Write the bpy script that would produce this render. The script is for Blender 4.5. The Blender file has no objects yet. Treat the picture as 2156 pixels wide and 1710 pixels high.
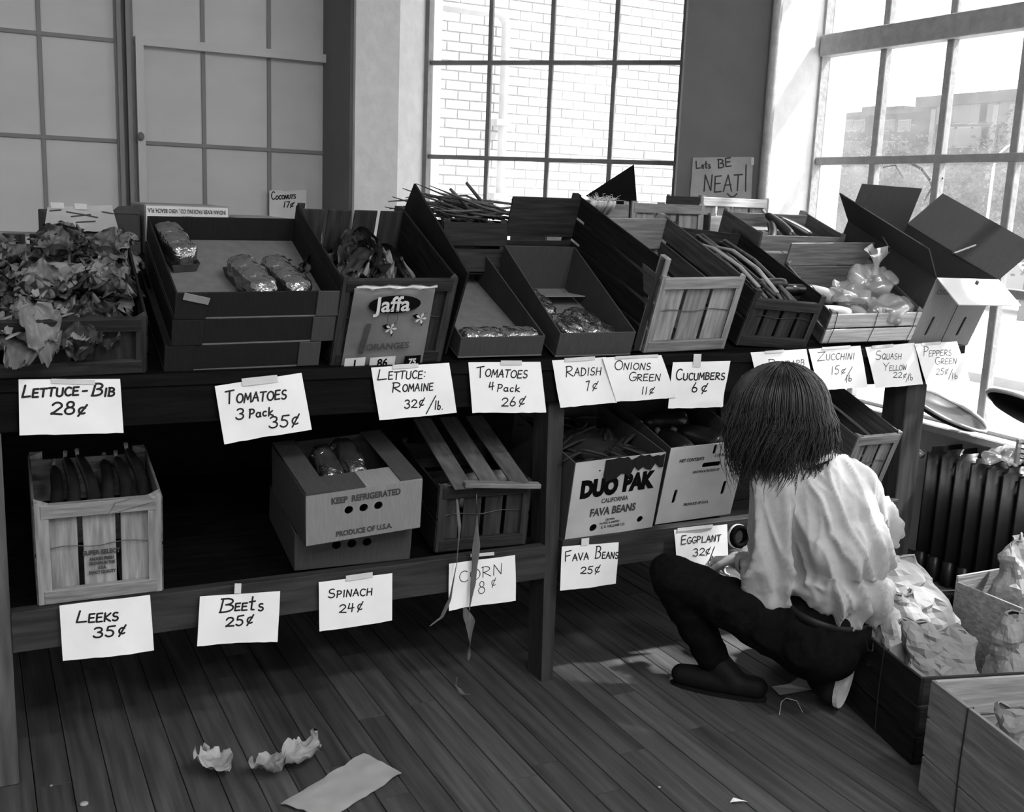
import bpy, bmesh, math, random
from mathutils import Vector, Matrix, noise, Euler
from math import sin, cos, radians, pi
random.seed(7)
C = bpy.context.scene.collection
S = bpy.context.scene
# ------------------------------------------------------------ camera
F, PITCH, YAW, ROLL, EYE = 2239.2, radians(10.96), radians(27.14), radians(2.304), 1.42
fw = Vector((sin(YAW)*cos(PITCH), cos(YAW)*cos(PITCH), -sin(PITCH)))
r0 = Vector((cos(YAW), -sin(YAW), 0)); u0 = r0.cross(fw)
CR = r0*cos(ROLL)+u0*sin(ROLL); CU = u0*cos(ROLL)-r0*sin(ROLL)
cam = bpy.data.cameras.new('camera'); co = bpy.data.objects.new('camera', cam); C.objects.link(co)
co.matrix_world = Matrix(((CR.x,CU.x,-fw.x,0),(CR.y,CU.y,-fw.y,0),(CR.z,CU.z,-fw.z,EYE),(0,0,0,1)))
cam.sensor_width = 36; cam.lens = F/2156*36; cam.clip_start = .05; cam.clip_end = 400
S.camera = co
# ------------------------------------------------------------ world, sun, exposure
w = bpy.data.worlds.new('sky'); S.world = w; w.use_nodes = True
nt = w.node_tree; bg = nt.nodes['Background']
tc = nt.nodes.new('ShaderNodeTexCoord'); sx = nt.nodes.new('ShaderNodeSeparateXYZ'); rp = nt.nodes.new('ShaderNodeValToRGB')
nt.links.new(tc.outputs['Generated'], sx.inputs[0]); nt.links.new(sx.outputs['Z'], rp.inputs[0]); nt.links.new(rp.outputs[0], bg.inputs[0])
rp.color_ramp.elements[0].color = (.95,.95,.95,1); rp.color_ramp.elements[1].color = (.8,.8,.8,1)
bg.inputs[1].default_value = 1.45
sun = bpy.data.lights.new('sun', 'SUN'); sun.energy = 5.5; sun.angle = radians(2.5)
so = bpy.data.objects.new('sun', sun); C.objects.link(so)
SUN_AZ, SUN_EL = radians(-22), radians(53)        # from +X turned towards +Y
sd = Vector((cos(SUN_EL)*cos(SUN_AZ), cos(SUN_EL)*sin(SUN_AZ), sin(SUN_EL)))
so.rotation_euler = sd.to_track_quat('Z', 'Y').to_euler()
S.view_settings.view_transform = 'Standard'; S.view_settings.look = 'None'
S.view_settings.exposure = 1.25; S.view_settings.gamma = 1; S.view_settings.use_curve_mapping = False
FILL_W = 27
def P(px, py, X=None, Y=None, Z=None, XY=None):
    d = CR*((px-1078)/F)-CU*((py-855)/F)+fw
    if X is not None: t = X/d.x
    elif Y is not None: t = Y/d.y
    elif Z is not None: t = (Z-EYE)/d.z
    else: t = XY/(d.x+d.y)
    return Vector((0,0,EYE))+d*t
# ------------------------------------------------------------ materials
def mat(name, g, rough=.7, var=.15, scale=8, bump=.1, grain=None, spec=.3, rnd=.12, metallic=0, sheen=0, trans=0, detail=6, coords='Object', alpha=None):
    m = bpy.data.materials.new(name); m.use_nodes = True; n = m.node_tree; L = n.links.new
    b = n.nodes['Principled BSDF']; b.inputs['Roughness'].default_value = rough; b.inputs['Specular IOR Level'].default_value = spec
    b.inputs['Metallic'].default_value = metallic
    if sheen: b.inputs['Sheen Weight'].default_value = sheen
    t = n.nodes.new('ShaderNodeTexCoord'); mp = n.nodes.new('ShaderNodeMapping'); L(t.outputs[coords], mp.inputs[0])
    if grain: mp.inputs['Scale'].default_value = grain
    oi = n.nodes.new('ShaderNodeObjectInfo')
    cb = n.nodes.new('ShaderNodeCombineXYZ'); mu = n.nodes.new('ShaderNodeMath'); mu.operation = 'MULTIPLY'; mu.inputs[1].default_value = 37
    L(oi.outputs['Random'], mu.inputs[0])
    for k in range(3): L(mu.outputs[0], cb.inputs[k])
    L(cb.outputs[0], mp.inputs['Location'])
    ns = n.nodes.new('ShaderNodeTexNoise'); ns.inputs['Scale'].default_value = scale; ns.inputs['Detail'].default_value = detail; L(mp.outputs[0], ns.inputs[0])
    mr = n.nodes.new('ShaderNodeMapRange'); mr.inputs[1].default_value = .3; mr.inputs[2].default_value = .7
    mr.inputs[3].default_value = 1-var; mr.inputs[4].default_value = 1+var; L(ns.outputs[0], mr.inputs[0])
    m2 = n.nodes.new('ShaderNodeMapRange'); m2.inputs[3].default_value = g*(1-rnd); m2.inputs[4].default_value = g*(1+rnd); L(oi.outputs['Random'], m2.inputs[0])
    mm = n.nodes.new('ShaderNodeMath'); mm.operation = 'MULTIPLY'; L(mr.outputs[0], mm.inputs[0]); L(m2.outputs[0], mm.inputs[1])
    cc = n.nodes.new('ShaderNodeCombineColor')
    for k in range(3): L(mm.outputs[0], cc.inputs[k])
    L(cc.outputs[0], b.inputs['Base Color'])
    if bump:
        bp = n.nodes.new('ShaderNodeBump'); bp.inputs['Strength'].default_value = bump; bp.inputs['Distance'].default_value = .01
        L(ns.outputs[0], bp.inputs['Height']); L(bp.outputs[0], b.inputs['Normal'])
    if trans:                                     # thin sheets: some light goes through
        tr = n.nodes.new('ShaderNodeBsdfTranslucent'); L(cc.outputs[0], tr.inputs[0]); mx = n.nodes.new('ShaderNodeMixShader'); mx.inputs[0].default_value = trans
        L(b.outputs[0], mx.inputs[1]); L(tr.outputs[0], mx.inputs[2]); L(mx.outputs[0], n.nodes['Material Output'].inputs[0])
    if alpha is not None:
        tp = n.nodes.new('ShaderNodeBsdfTransparent'); mx = n.nodes.new('ShaderNodeMixShader'); mx.inputs[0].default_value = alpha
        L(tp.outputs[0], mx.inputs[1]); L(b.outputs[0], mx.inputs[2]); L(mx.outputs[0], n.nodes['Material Output'].inputs[0])
    return m
M = {}
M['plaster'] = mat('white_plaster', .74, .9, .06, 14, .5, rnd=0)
M['plaster_dark'] = mat('grey_painted_plaster', 0.16, .85, .05, 9, .3, rnd=0, spec=0.2)  # darkened copy of the white plaster; shade is put into the colour
M['pane'] = mat('painted_over_glass', 0.62, .45, .05, 3, .05, rnd=.06, spec=0.3)
M['pane_bar'] = mat('painted_over_sash', 0.26, .5, .05, 6, .05, rnd=0, spec=0.2)
M['muntin_dark'] = mat('grey_steel_sash', 0.2, .5, .15, 20, .2, rnd=0, spec=0.2)
M['sash'] = mat('old_painted_steel', 0.34, .6, .12, 30, .5, rnd=.1, spec=0.2)
M['ceiling'] = mat('ceiling_paint', .6, .9, .05, 5, .1, rnd=0)
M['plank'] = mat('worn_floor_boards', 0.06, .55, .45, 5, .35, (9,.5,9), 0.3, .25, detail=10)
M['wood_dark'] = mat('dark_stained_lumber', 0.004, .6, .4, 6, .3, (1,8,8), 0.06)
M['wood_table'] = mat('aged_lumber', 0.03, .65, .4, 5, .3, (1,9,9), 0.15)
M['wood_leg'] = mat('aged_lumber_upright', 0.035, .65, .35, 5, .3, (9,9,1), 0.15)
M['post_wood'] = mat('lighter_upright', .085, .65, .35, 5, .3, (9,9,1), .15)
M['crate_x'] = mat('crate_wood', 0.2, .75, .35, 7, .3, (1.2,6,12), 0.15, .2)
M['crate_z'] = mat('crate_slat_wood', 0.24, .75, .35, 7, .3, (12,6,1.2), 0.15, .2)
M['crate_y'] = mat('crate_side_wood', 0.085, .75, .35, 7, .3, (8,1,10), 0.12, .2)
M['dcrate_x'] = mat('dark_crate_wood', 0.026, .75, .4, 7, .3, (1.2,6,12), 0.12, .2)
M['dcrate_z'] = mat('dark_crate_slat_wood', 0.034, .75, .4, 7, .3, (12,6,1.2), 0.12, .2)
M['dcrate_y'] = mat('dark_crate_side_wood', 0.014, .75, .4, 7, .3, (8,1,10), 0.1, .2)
M['pcrate_x'] = mat('pale_crate_wood', .55, .75, .2, 7, .3, (1.2,6,12), .2, .15)
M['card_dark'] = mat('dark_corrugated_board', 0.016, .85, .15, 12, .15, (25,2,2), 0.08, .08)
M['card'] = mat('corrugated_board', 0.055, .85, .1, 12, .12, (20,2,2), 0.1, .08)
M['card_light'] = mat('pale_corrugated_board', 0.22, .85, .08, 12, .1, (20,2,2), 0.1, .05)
M['card_print'] = mat('printed_white_board', .42, .85, .1, 10, .1, spec=.1, rnd=.03)
M['card_white'] = mat('white_faced_board', .62, .8, .07, 10, .1, spec=.2, rnd=.05)
M['card_floor'] = mat('tray_bottom_board', 0.15, .85, .1, 40, .1, rnd=.05, spec=0.1)
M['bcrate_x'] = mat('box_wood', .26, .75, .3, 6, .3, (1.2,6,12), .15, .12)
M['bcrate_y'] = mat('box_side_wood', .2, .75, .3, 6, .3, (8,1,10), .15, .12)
M['paper'] = mat('white_card_paper', .8, .8, .05, 9, .15, spec=.2, rnd=.03)
M['tan_paper'] = mat('tan_note_paper', .36, .8, .12, 14, .2, rnd=.05)
M['tape'] = mat('masking_tape', .55, .55, .1, 20, .2, rnd=.05)
M['ink'] = mat('marker_ink', .012, .6, .1, 20, 0, rnd=0)
M['ink_grey'] = mat('faded_print_ink', .05, .7, .2, 60, 0, rnd=0)
M['print_white'] = mat('white_print', .6, .7, .05, 20, 0, rnd=0)
M['kraft'] = mat('kraft_paper_bag', 0.22, .7, .12, 6, .5, (1,1,1), 0.15, .12)
M['leaf'] = mat('lettuce_leaf', 0.17, .45, .3, 14, .4, rnd=.3, trans=.2, spec=0.4)
M['leaf_dark'] = mat('dark_lettuce_leaf', 0.03, .45, .4, 14, .4, rnd=.4, trans=.1, spec=0.35)
M['leaf_pale'] = mat('pale_leaf', 0.28, .5, .3, 14, .4, rnd=.15, spec=0.3)
M['husk'] = mat('corn_leaf', 0.09, .5, .3, 20, .3, (6,6,1), 0.3)
M['tomato'] = mat('tomato_skin', 0.035, .22, .1, 4, 0, rnd=.2, spec=0.6)
M['pulp'] = mat('moulded_pulp_tray', 0.07, .9, .1, 50, .3, spec=0.1)
M['stalk'] = mat('stalk_skin', 0.07, .45, .35, 16, .2, (4,4,1), 0.3, .4)
M['zucchini'] = mat('zucchini_skin', 0.012, .3, .3, 16, .1, rnd=.3, spec=0.5)
M['squash'] = mat('yellow_squash_skin', 0.4, .35, .12, 9, .1, rnd=.1, spec=0.3)
M['root'] = mat('onion_roots', 0.6, .8, .1, 9, 0, spec=0.1)
M['bean'] = mat('bean_pods', 0.015, .5, .3, 16, .2, rnd=.4, spec=0.2)
M['wire'] = mat('binding_wire', .05, .45, .1, 9, 0, metallic=.6)
M['black'] = mat('black_board', 0.004, .8, .1, 9, .1, spec=0.05)
M['radiator'] = mat('painted_cast_iron', 0.02, .4, .15, 12, .2, rnd=.05, spec=0.35)
M['pan'] = mat('dark_enamel_pan', 0.02, .3, .2, 8, .1, spec=0.4)
M['pan_rim'] = mat('worn_bright_rim', .5, .35, .2, 12, .1, metallic=.3)
M['skin'] = mat('skin', .42, .5, .05, 12, .1, spec=.4, rnd=0)
M['shirt'] = mat('pale_cotton_shirt', 0.36, .85, .05, 60, .1, rnd=0, sheen=.2, spec=0.1)
M['jeans'] = mat('dark_denim', 0.005, .9, .3, 60, .3, rnd=0, spec=0.05)
M['belt'] = mat('leather_belt', 0.012, .5, .2, 20, .2, spec=0.2)
M['shoe'] = mat('dark_shoe', 0.008, .6, .2, 20, .2, spec=0.1)
M['sole'] = mat('pale_shoe_sole', .4, .7, .2, 30, .2)
M['hair'] = mat('dark_brown_hair', 0.022, .38, .4, 8, 0, rnd=0, spec=0.5)
M['thread'] = mat('white_thread', .7, .7, .05, 9, 0)
M['brick'] = mat('white_painted_brick', 0.6, .85, .06, 20, .4, rnd=.08, spec=0.1)
M['mortar'] = mat('mortar', 0.42, .95, .1, 30, .3, rnd=0, spec=0.1)
M['pipe'] = mat('drain_pipe', 0.4, .6, .1, 10, .1, spec=0.1)
M['ext_brick'] = mat('brown_brick_facade', 0.04, .9, .3, 3, .2, rnd=.05, spec=0.1)
M['ext_stone'] = mat('pale_stone_trim', 0.14, .9, .1, 2, .1, spec=0.1)
M['ext_glass'] = mat('house_window_glass', 0.06, .2, .1, 2, 0, spec=0.3)
M['road'] = mat('sunlit_pavement', .5, .9, .08, .6, .1, rnd=0)
M['foliage'] = mat('tree_foliage', 0.05, .8, .5, 3, .2, rnd=.4, spec=0.1)
M['bark'] = mat('tree_bark', 0.05, .9, .3, 9, .5, spec=0.1)
M['car'] = mat('car_paint', 0.2, .3, .1, 2, 0, rnd=.4, spec=0.3)
M['lamp_metal'] = mat('lamp_housing', .5, .4, .05, 5, 0)
def emis(name, s):
    m = bpy.data.materials.new(name); m.use_nodes = True; b = m.node_tree.nodes['Principled BSDF']
    b.inputs['Base Color'].default_value = (.9,.9,.9,1); b.inputs['Emission Color'].default_value = (1,1,1,1); b.inputs['Emission Strength'].default_value = s; return m
M['tube'] = emis('fluorescent_tube', 8)
def thin(name, g, opaque, gloss, rough=.15, scale=30, bump=.6, translucent=.5, streak=.0):
    m = bpy.data.materials.new(name); m.use_nodes = True; n = m.node_tree; L = n.links.new; n.nodes.remove(n.nodes['Principled BSDF'])
    t = n.nodes.new('ShaderNodeTexCoord'); ns = n.nodes.new('ShaderNodeTexNoise'); ns.inputs['Scale'].default_value = scale; ns.inputs['Detail'].default_value = 3; L(t.outputs['Object'], ns.inputs[0])
    tp = n.nodes.new('ShaderNodeBsdfTransparent'); df = n.nodes.new('ShaderNodeBsdfDiffuse'); tr = n.nodes.new('ShaderNodeBsdfTranslucent'); gl = n.nodes.new('ShaderNodeBsdfGlossy')
    for q in (df, tr): q.inputs[0].default_value = (g,g,g,1)
    gl.inputs['Roughness'].default_value = rough
    a = n.nodes.new('ShaderNodeMixShader'); a.inputs[0].default_value = translucent; L(df.outputs[0], a.inputs[1]); L(tr.outputs[0], a.inputs[2])
    b = n.nodes.new('ShaderNodeMixShader'); L(tp.outputs[0], b.inputs[1]); L(a.outputs[0], b.inputs[2])
    mr = n.nodes.new('ShaderNodeMapRange'); mr.inputs[1].default_value = .3; mr.inputs[2].default_value = .7; mr.inputs[3].default_value = opaque*(1-streak); mr.inputs[4].default_value = opaque*(1+streak)
    L(ns.outputs[0], mr.inputs[0]); L(mr.outputs[0], b.inputs[0])
    c = n.nodes.new('ShaderNodeMixShader'); lw = n.nodes.new('ShaderNodeLayerWeight'); lw.inputs[0].default_value = .3
    mu = n.nodes.new('ShaderNodeMath'); mu.operation = 'MULTIPLY_ADD'; mu.inputs[1].default_value = gloss; mu.inputs[2].default_value = gloss*.4; L(lw.outputs['Fresnel'], mu.inputs[0]); L(mu.outputs[0], c.inputs[0])
    L(b.outputs[0], c.inputs[1]); L(gl.outputs[0], c.inputs[2])
    if bump:
        bp = n.nodes.new('ShaderNodeBump'); bp.inputs['Strength'].default_value = bump; bp.inputs['Distance'].default_value = .01; L(ns.outputs[0], bp.inputs['Height'])
        L(bp.outputs[0], gl.inputs['Normal'])
    L(c.outputs[0], n.nodes['Material Output'].inputs[0]); return m
M['glass'] = thin('dusty_window_glass', .9, .055, .06, .05, 2.5, .02, .8, .45)  # veiling glare put into the pane as a translucent, streaky haze
M['film'] = thin('cellophane_film', .8, .06, .8, .12, 45, 1.0, .5, .3)
M['plastic'] = thin('thin_plastic_bag', .85, .5, .5, .2, 14, .7, .5, .2)
# ------------------------------------------------------------ geometry helpers
class MB:
    def __init__(s): s.v = []; s.f = []
    def add(s, vs, fs, mtx=None):
        k = len(s.v); s.v += [tuple(mtx@Vector(p)) if mtx else tuple(p) for p in vs]; s.f += [tuple(i+k for i in f) for f in fs]; return s
    def box(s, a, b, mtx=None, bev=0):
        x0,y0,z0 = a; x1,y1,z1 = b
        if bev <= 0:
            return s.add([(x0,y0,z0),(x1,y0,z0),(x1,y1,z0),(x0,y1,z0),(x0,y0,z1),(x1,y0,z1),(x1,y1,z1),(x0,y1,z1)],
                [(0,3,2,1),(4,5,6,7),(0,1,5,4),(1,2,6,5),(2,3,7,6),(3,0,4,7)], mtx)
        bm = bmesh.new(); bmesh.ops.create_cube(bm, size=1)
        for q in bm.verts: q.co = Vector(((x0+x1)/2+q.co.x*(x1-x0), (y0+y1)/2+q.co.y*(y1-y0), (z0+z1)/2+q.co.z*(z1-z0)))
        bmesh.ops.bevel(bm, geom=bm.edges[:], offset=bev, segments=1, affect='EDGES')
        s.bm(bm, mtx); return s
    def bm(s, bm, mtx=None):
        bm.verts.index_update(); s.add([q.co for q in bm.verts], [[q.index for q in f.verts] for f in bm.faces], mtx); bm.free()
    def tube(s, pts, rad, n=6, mtx=None, flat=1.0):
        pts = [Vector(p) for p in pts]; R = rad if isinstance(rad, (list, tuple)) else [rad]*len(pts)
        vs = []; fs = []; up = None
        for i, p in enumerate(pts):
            d = (pts[min(i+1, len(pts)-1)]-pts[max(i-1, 0)]).normalized()
            if up is None: up = Vector((0,0,1)) if abs(d.z) < .9 else Vector((1,0,0))
            a = d.cross(up)
            if a.length < 1e-4: a = d.orthogonal()
            a.normalize(); b = a.cross(d).normalized(); up = b
            for k in range(n):
                t = 2*pi*k/n; vs.append(p+a*cos(t)*R[i]+b*sin(t)*R[i]*flat)
        for i in range(len(pts)-1):
            for k in range(n):
                fs.append((i*n+k, i*n+(k+1)%n, (i+1)*n+(k+1)%n, (i+1)*n+k))
        fs.append(tuple(range(n))[::-1]); fs.append(tuple((len(pts)-1)*n+k for k in range(n)))
        return s.add(vs, fs, mtx)
    def cyl(s, a, b, r0_, r1_=None, n=16, mtx=None): return s.tube([a, b], [r0_, r1_ if r1_ is not None else r0_], n, mtx)
    def lathe(s, prof, n=24, mtx=None):
        vs = []; fs = []
        for r_, z in prof:
            for k in range(n): vs.append((r_*cos(2*pi*k/n), r_*sin(2*pi*k/n), z))
        for i in range(len(prof)-1):
            for k in range(n): fs.append((i*n+k, i*n+(k+1)%n, (i+1)*n+(k+1)%n, (i+1)*n+k))
        return s.add(vs, fs, mtx)
    def ball(s, c, r, sc=(1,1,1), sub=2, mtx=None):
        bm = bmesh.new(); bmesh.ops.create_icosphere(bm, subdivisions=sub, radius=r)
        for q in bm.verts: q.co = Vector((c[0]+q.co.x*sc[0], c[1]+q.co.y*sc[1], c[2]+q.co.z*sc[2]))
        s.bm(bm, mtx); return s
    def prism(s, poly, z0, z1, mtx=None):
        n = len(poly); vs = [(x,y,z0) for x,y in poly]+[(x,y,z1) for x,y in poly]
        return s.add(vs, [tuple(range(n))[::-1], tuple(range(n, 2*n))]+[(i,(i+1)%n,(i+1)%n+n,i+n) for i in range(n)], mtx)
    def mesh(s, name, m, smooth=False):
        me = bpy.data.meshes.new(name); me.from_pydata(s.v, [], s.f); me.materials.append(m); me.validate()
        if smooth: me.polygons.foreach_set('use_smooth', [True]*len(me.polygons))
        me.update(); return me
    def build(s, name, m, parent=None, smooth=False):
        return link(name, s.mesh(name, m, smooth), parent)
def link(name, me, parent=None, mtx=None):
    o = bpy.data.objects.new(name, me); C.objects.link(o)
    if parent: o.parent = parent
    if mtx: o.matrix_local = mtx
    return o
def tag(o, label, cat, group=None):
    o['label'] = label; o['category'] = cat
    if group: o['group'] = group
    return o
def thing(name, label, cat, mtx=None, group=None):
    o = bpy.data.objects.new(name, None); o.empty_display_size = .05; C.objects.link(o)
    if mtx is not None: o.matrix_world = mtx if isinstance(mtx, Matrix) else Matrix.Translation(mtx)
    return tag(o, label, cat, group)
def struct(o): o['kind'] = 'structure'; return o
def frame(o, yaw=0, tilt=0, roll=0):
    a, r_, p = radians(tilt), radians(roll), radians(yaw)
    m = Matrix.Rotation(p, 3, 'Z')@Matrix.Rotation(a, 3, 'X')@Matrix.Rotation(-r_, 3, 'Y')
    return Matrix.Translation(o)@m.to_4x4()
def basis(o, x, y, z): return Matrix(((x[0],y[0],z[0],o[0]),(x[1],y[1],z[1],o[1]),(x[2],y[2],z[2],o[2]),(0,0,0,1)))
def dup(o, parent=None):
    c = o.copy(); C.objects.link(c); c.parent = parent
    for ch in list(o.children): dup(ch, c)
    return c
def plate(outline, holes, th, name, m, parent, mtx):
    cu = bpy.data.curves.new('outline', 'CURVE'); cu.dimensions = '2D'; cu.fill_mode = 'BOTH'; cu.extrude = th/2
    for pl in [outline]+holes:
        sp = cu.splines.new('POLY'); sp.points.add(len(pl)-1); sp.use_cyclic_u = True
        for i, p in enumerate(pl): sp.points[i].co = (p[0], p[1], 0, 1)
    o = bpy.data.objects.new('outline', cu); me = bpy.data.meshes.new_from_object(o); bpy.data.objects.remove(o); bpy.data.curves.remove(cu)
    me.materials.clear(); me.materials.append(m); me.name = name
    return link(name, me, parent, mtx)
def circ(x, y, r, n=14, sx=1, sy=1): return [(x+r*sx*cos(2*pi*k/n), y+r*sy*sin(2*pi*k/n)) for k in range(n)]
def slot(x, y, w_, h_, a=0):
    r_ = min(w_, h_)/2; pts = []
    for k in range(16):
        t = 2*pi*(k+.5)/16; cx = cos(t)*r_; cy = sin(t)*r_
        cx += math.copysign((w_/2-r_), cx); cy += math.copysign((h_/2-r_), cy); pts.append((x+cx*cos(a)-cy*sin(a), y+cx*sin(a)+cy*cos(a)))
    return pts
def printed(txt, size, m, parent, mtx, name='lettering', xs=1, bold=0, align='CENTER'):
    cu = bpy.data.curves.new('txt', 'FONT'); cu.body = txt; cu.size = size; cu.align_x = align; cu.align_y = 'CENTER'; cu.offset = bold; cu.resolution_u = 3
    o = bpy.data.objects.new('txt', cu); me = bpy.data.meshes.new_from_object(o); bpy.data.objects.remove(o); bpy.data.curves.remove(cu)
    me.materials.clear(); me.materials.append(m); me.name = name
    for v in me.vertices: v.co.x *= xs
    return link(name, me, parent, mtx)
# single-stroke hand lettering, unit height
def _arc(cx, cy, rx, ry, a0, a1, n=9): return [(cx+rx*cos(radians(a0+(a1-a0)*i/n)), cy+ry*sin(radians(a0+(a1-a0)*i/n))) for i in range(n+1)]
G = {
'A': (.62,[[(0,0),(.32,1),(.6,0)],[(.08,.38),(.55,.4)]]), 'B': (.56,[[(.05,0),(.08,1)],[(0,.98)]+_arc(.22,.76,.26,.23,90,-90)+_arc(.24,.27,.3,.27,90,-90)+[(.02,0)]]),
'C': (.6,[_arc(.36,.5,.32,.5,50,310,12)]), 'D': (.6,[[(.05,0),(.05,1)],[(0,1)]+_arc(.15,.5,.42,.5,90,-90)+[(0,0)]]),
'E': (.52,[[(.48,1),(.04,.97),(.02,0),(.5,.03)],[(.02,.52),(.42,.54)]]), 'F': (.5,[[(.52,1),(.04,.96),(0,0)],[(.02,.5),(.4,.54)]]),
'G': (.62,[_arc(.36,.5,.33,.5,50,330,12)+[(.64,.42),(.36,.42)]]), 'H': (.6,[[(.05,0),(.08,1)],[(.55,0),(.56,1)],[(.05,.5),(.56,.52)]]),
'I': (.25,[[(.12,0),(.14,1)]]), 'K': (.56,[[(.04,0),(.06,1)],[(.52,.95),(.06,.42),(.54,0)]]), 'L': (.52,[[(.1,1),(.02,.05),(.55,.06)]]),
'M': (.72,[[(0,0),(.1,1),(.36,.3),(.62,1),(.7,0)]]), 'N': (.62,[[(.02,0),(.08,1),(.5,.02),(.58,1)]]), 'O': (.66,[_arc(.34,.5,.32,.48,80,440,14)]),
'P': (.54,[[(.04,0),(.08,1)],[(0,.96)]+_arc(.22,.72,.28,.26,90,-90)+[(.04,.44)]]), 'Q': (.66,[_arc(.34,.5,.32,.48,80,440,14),[(.4,.3),(.66,-.05)]]),
'R': (.58,[[(.04,0),(.08,1)],[(0,.96)]+_arc(.22,.74,.28,.24,90,-90)+[(.08,.48),(.56,0)]]), 'S': (.5,[_arc(.28,.74,.22,.25,50,260,8)+_arc(.24,.26,.24,.26,80,-150,8)]),
'T': (.58,[[(0,.98),(.6,1)],[(.3,1),(.26,0)]]), 'U': (.6,[[(.05,1)]+_arc(.3,.3,.26,.3,180,360,8)+[(.56,1)]]), 'V': (.6,[[(0,1),(.28,0),(.6,1)]]),
'W': (.8,[[(0,1),(.2,0),(.4,.8),(.6,0),(.8,1)]]), 'Y': (.58,[[(0,1),(.28,.5),(.58,1)],[(.28,.5),(.22,0)]]), 'Z': (.6,[[(.02,.96),(.58,1),(.02,0),(.6,.05)]]),
'1': (.3,[[(.16,1),(.12,0)]]), '2': (.62,[_arc(.32,.72,.26,.27,165,-20,8)+[(.05,.08)]+_arc(.1,.1,.06,.08,180,0,4)+[(.62,.04)]]),
'3': (.56,[_arc(.26,.76,.24,.24,150,-90,8)+_arc(.26,.26,.28,.27,90,-160,9)]), '4': (.6,[[(.2,1),(.05,.42),(.58,.46)],[(.48,.95),(.38,0)]]),
'5': (.58,[[(.6,1),(.18,.98),(.12,.6)]+_arc(.26,.3,.26,.32,100,-150,9)]), '6': (.56,[[(.4,1),(.12,.5)]+_arc(.28,.24,.24,.25,180,530,12)]),
'7': (.5,[[(.02,.95),(.48,1),(.2,0)]]), '8': (.56,[_arc(.3,.76,.19,.23,-90,270,10)+_arc(.28,.27,.26,.27,90,450,12)]), '0': (.6,[_arc(.3,.5,.26,.5,90,450,14)]),
'c': (.46,[_arc(.26,.28,.2,.27,50,310,8)]), 'a': (.52,[_arc(.24,.26,.2,.26,60,400,10),[(.44,.5),(.44,.02),(.52,.02)]]), 'k': (.48,[[(.05,0),(.08,.95)],[(.42,.55),(.06,.25),(.5,0)]]),
'l': (.22,[[(.1,1),(.08,0)]]), 'b': (.46,[[(.08,1),(.04,.05)]+_arc(.22,.24,.18,.24,200,520,10)]), 'e': (.46,[[(.08,.3),(.4,.34)]+_arc(.24,.28,.18,.26,20,320,9)]),
't': (.42,[[(.22,1),(.16,.05),(.36,.03)],[(0,.62),(.42,.66)]]), 's': (.38,[_arc(.22,.42,.14,.13,50,260,6)+_arc(.19,.15,.16,.15,80,-150,6)]),
'¢': (.5,[_arc(.28,.42,.22,.3,50,310,9),[(.5,.95),(.06,-.1)]]), '/': (.5,[[(.55,1.1),(0,-.35)]]), '-': (.45,[[(.05,.45),(.4,.47)]]), '.': (.2,[[(.08,.02),(.12,.02)]]),
':': (.3,[[(.12,.75),(.14,.75)],[(.12,.2),(.14,.2)]]), '!': (.25,[[(.14,1.15),(.1,.05)]]), ' ': (.35,[]), ')': (.4,[_arc(.2,.2,.3,.22,200,340,6)]),
'|': (.2,[[(.1,1.35),(.08,-.1)]]),
}
def strokes(lines):
    """lines: (text, x0,y0, x1,y1, height[, slant]) in photo px: baseline start, baseline end, cap height"""
    out = []
    for L_ in lines:
        txt, x0, y0, x1, y1, h = L_[:6]; sl = L_[6] if len(L_) > 6 else .15
        adv = [G[ch][0]+.14 for ch in txt]; tot = sum(adv)-.14; ex = (Vector((x1-x0, y1-y0))/tot); en = Vector((y1-y0, -(x1-x0))).normalized()*h
        c = 0
        for ch, a in zip(txt, adv):
            jy = random.uniform(-.05, .05)
            for st in G[ch][1]:
                out.append([Vector((x0, y0))+ex*(c+gx+ (gy*sl*h/ex.length if ex.length else 0))+en*(gy+jy) for gx, gy in st])
            c += a
    return out
def ribbon(mb, pts, wd, nrm):
    """flat marker stroke of width wd through 3D points"""
    for a, b in zip(pts[:-1], pts[1:]):
        d = (b-a)
        if d.length < 1e-6: continue
        s_ = nrm.cross(d).normalized()*wd/2; mb.add([a-s_, b-s_, b+s_, a+s_], [(0,1,2,3)])
    for p in pts:
        x = nrm.orthogonal().normalized(); y = nrm.cross(x)
        mb.add([p+(x*cos(k*pi/3)+y*sin(k*pi/3))*wd/2 for k in range(6)], [(0,1,2,3,4,5)])
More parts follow.
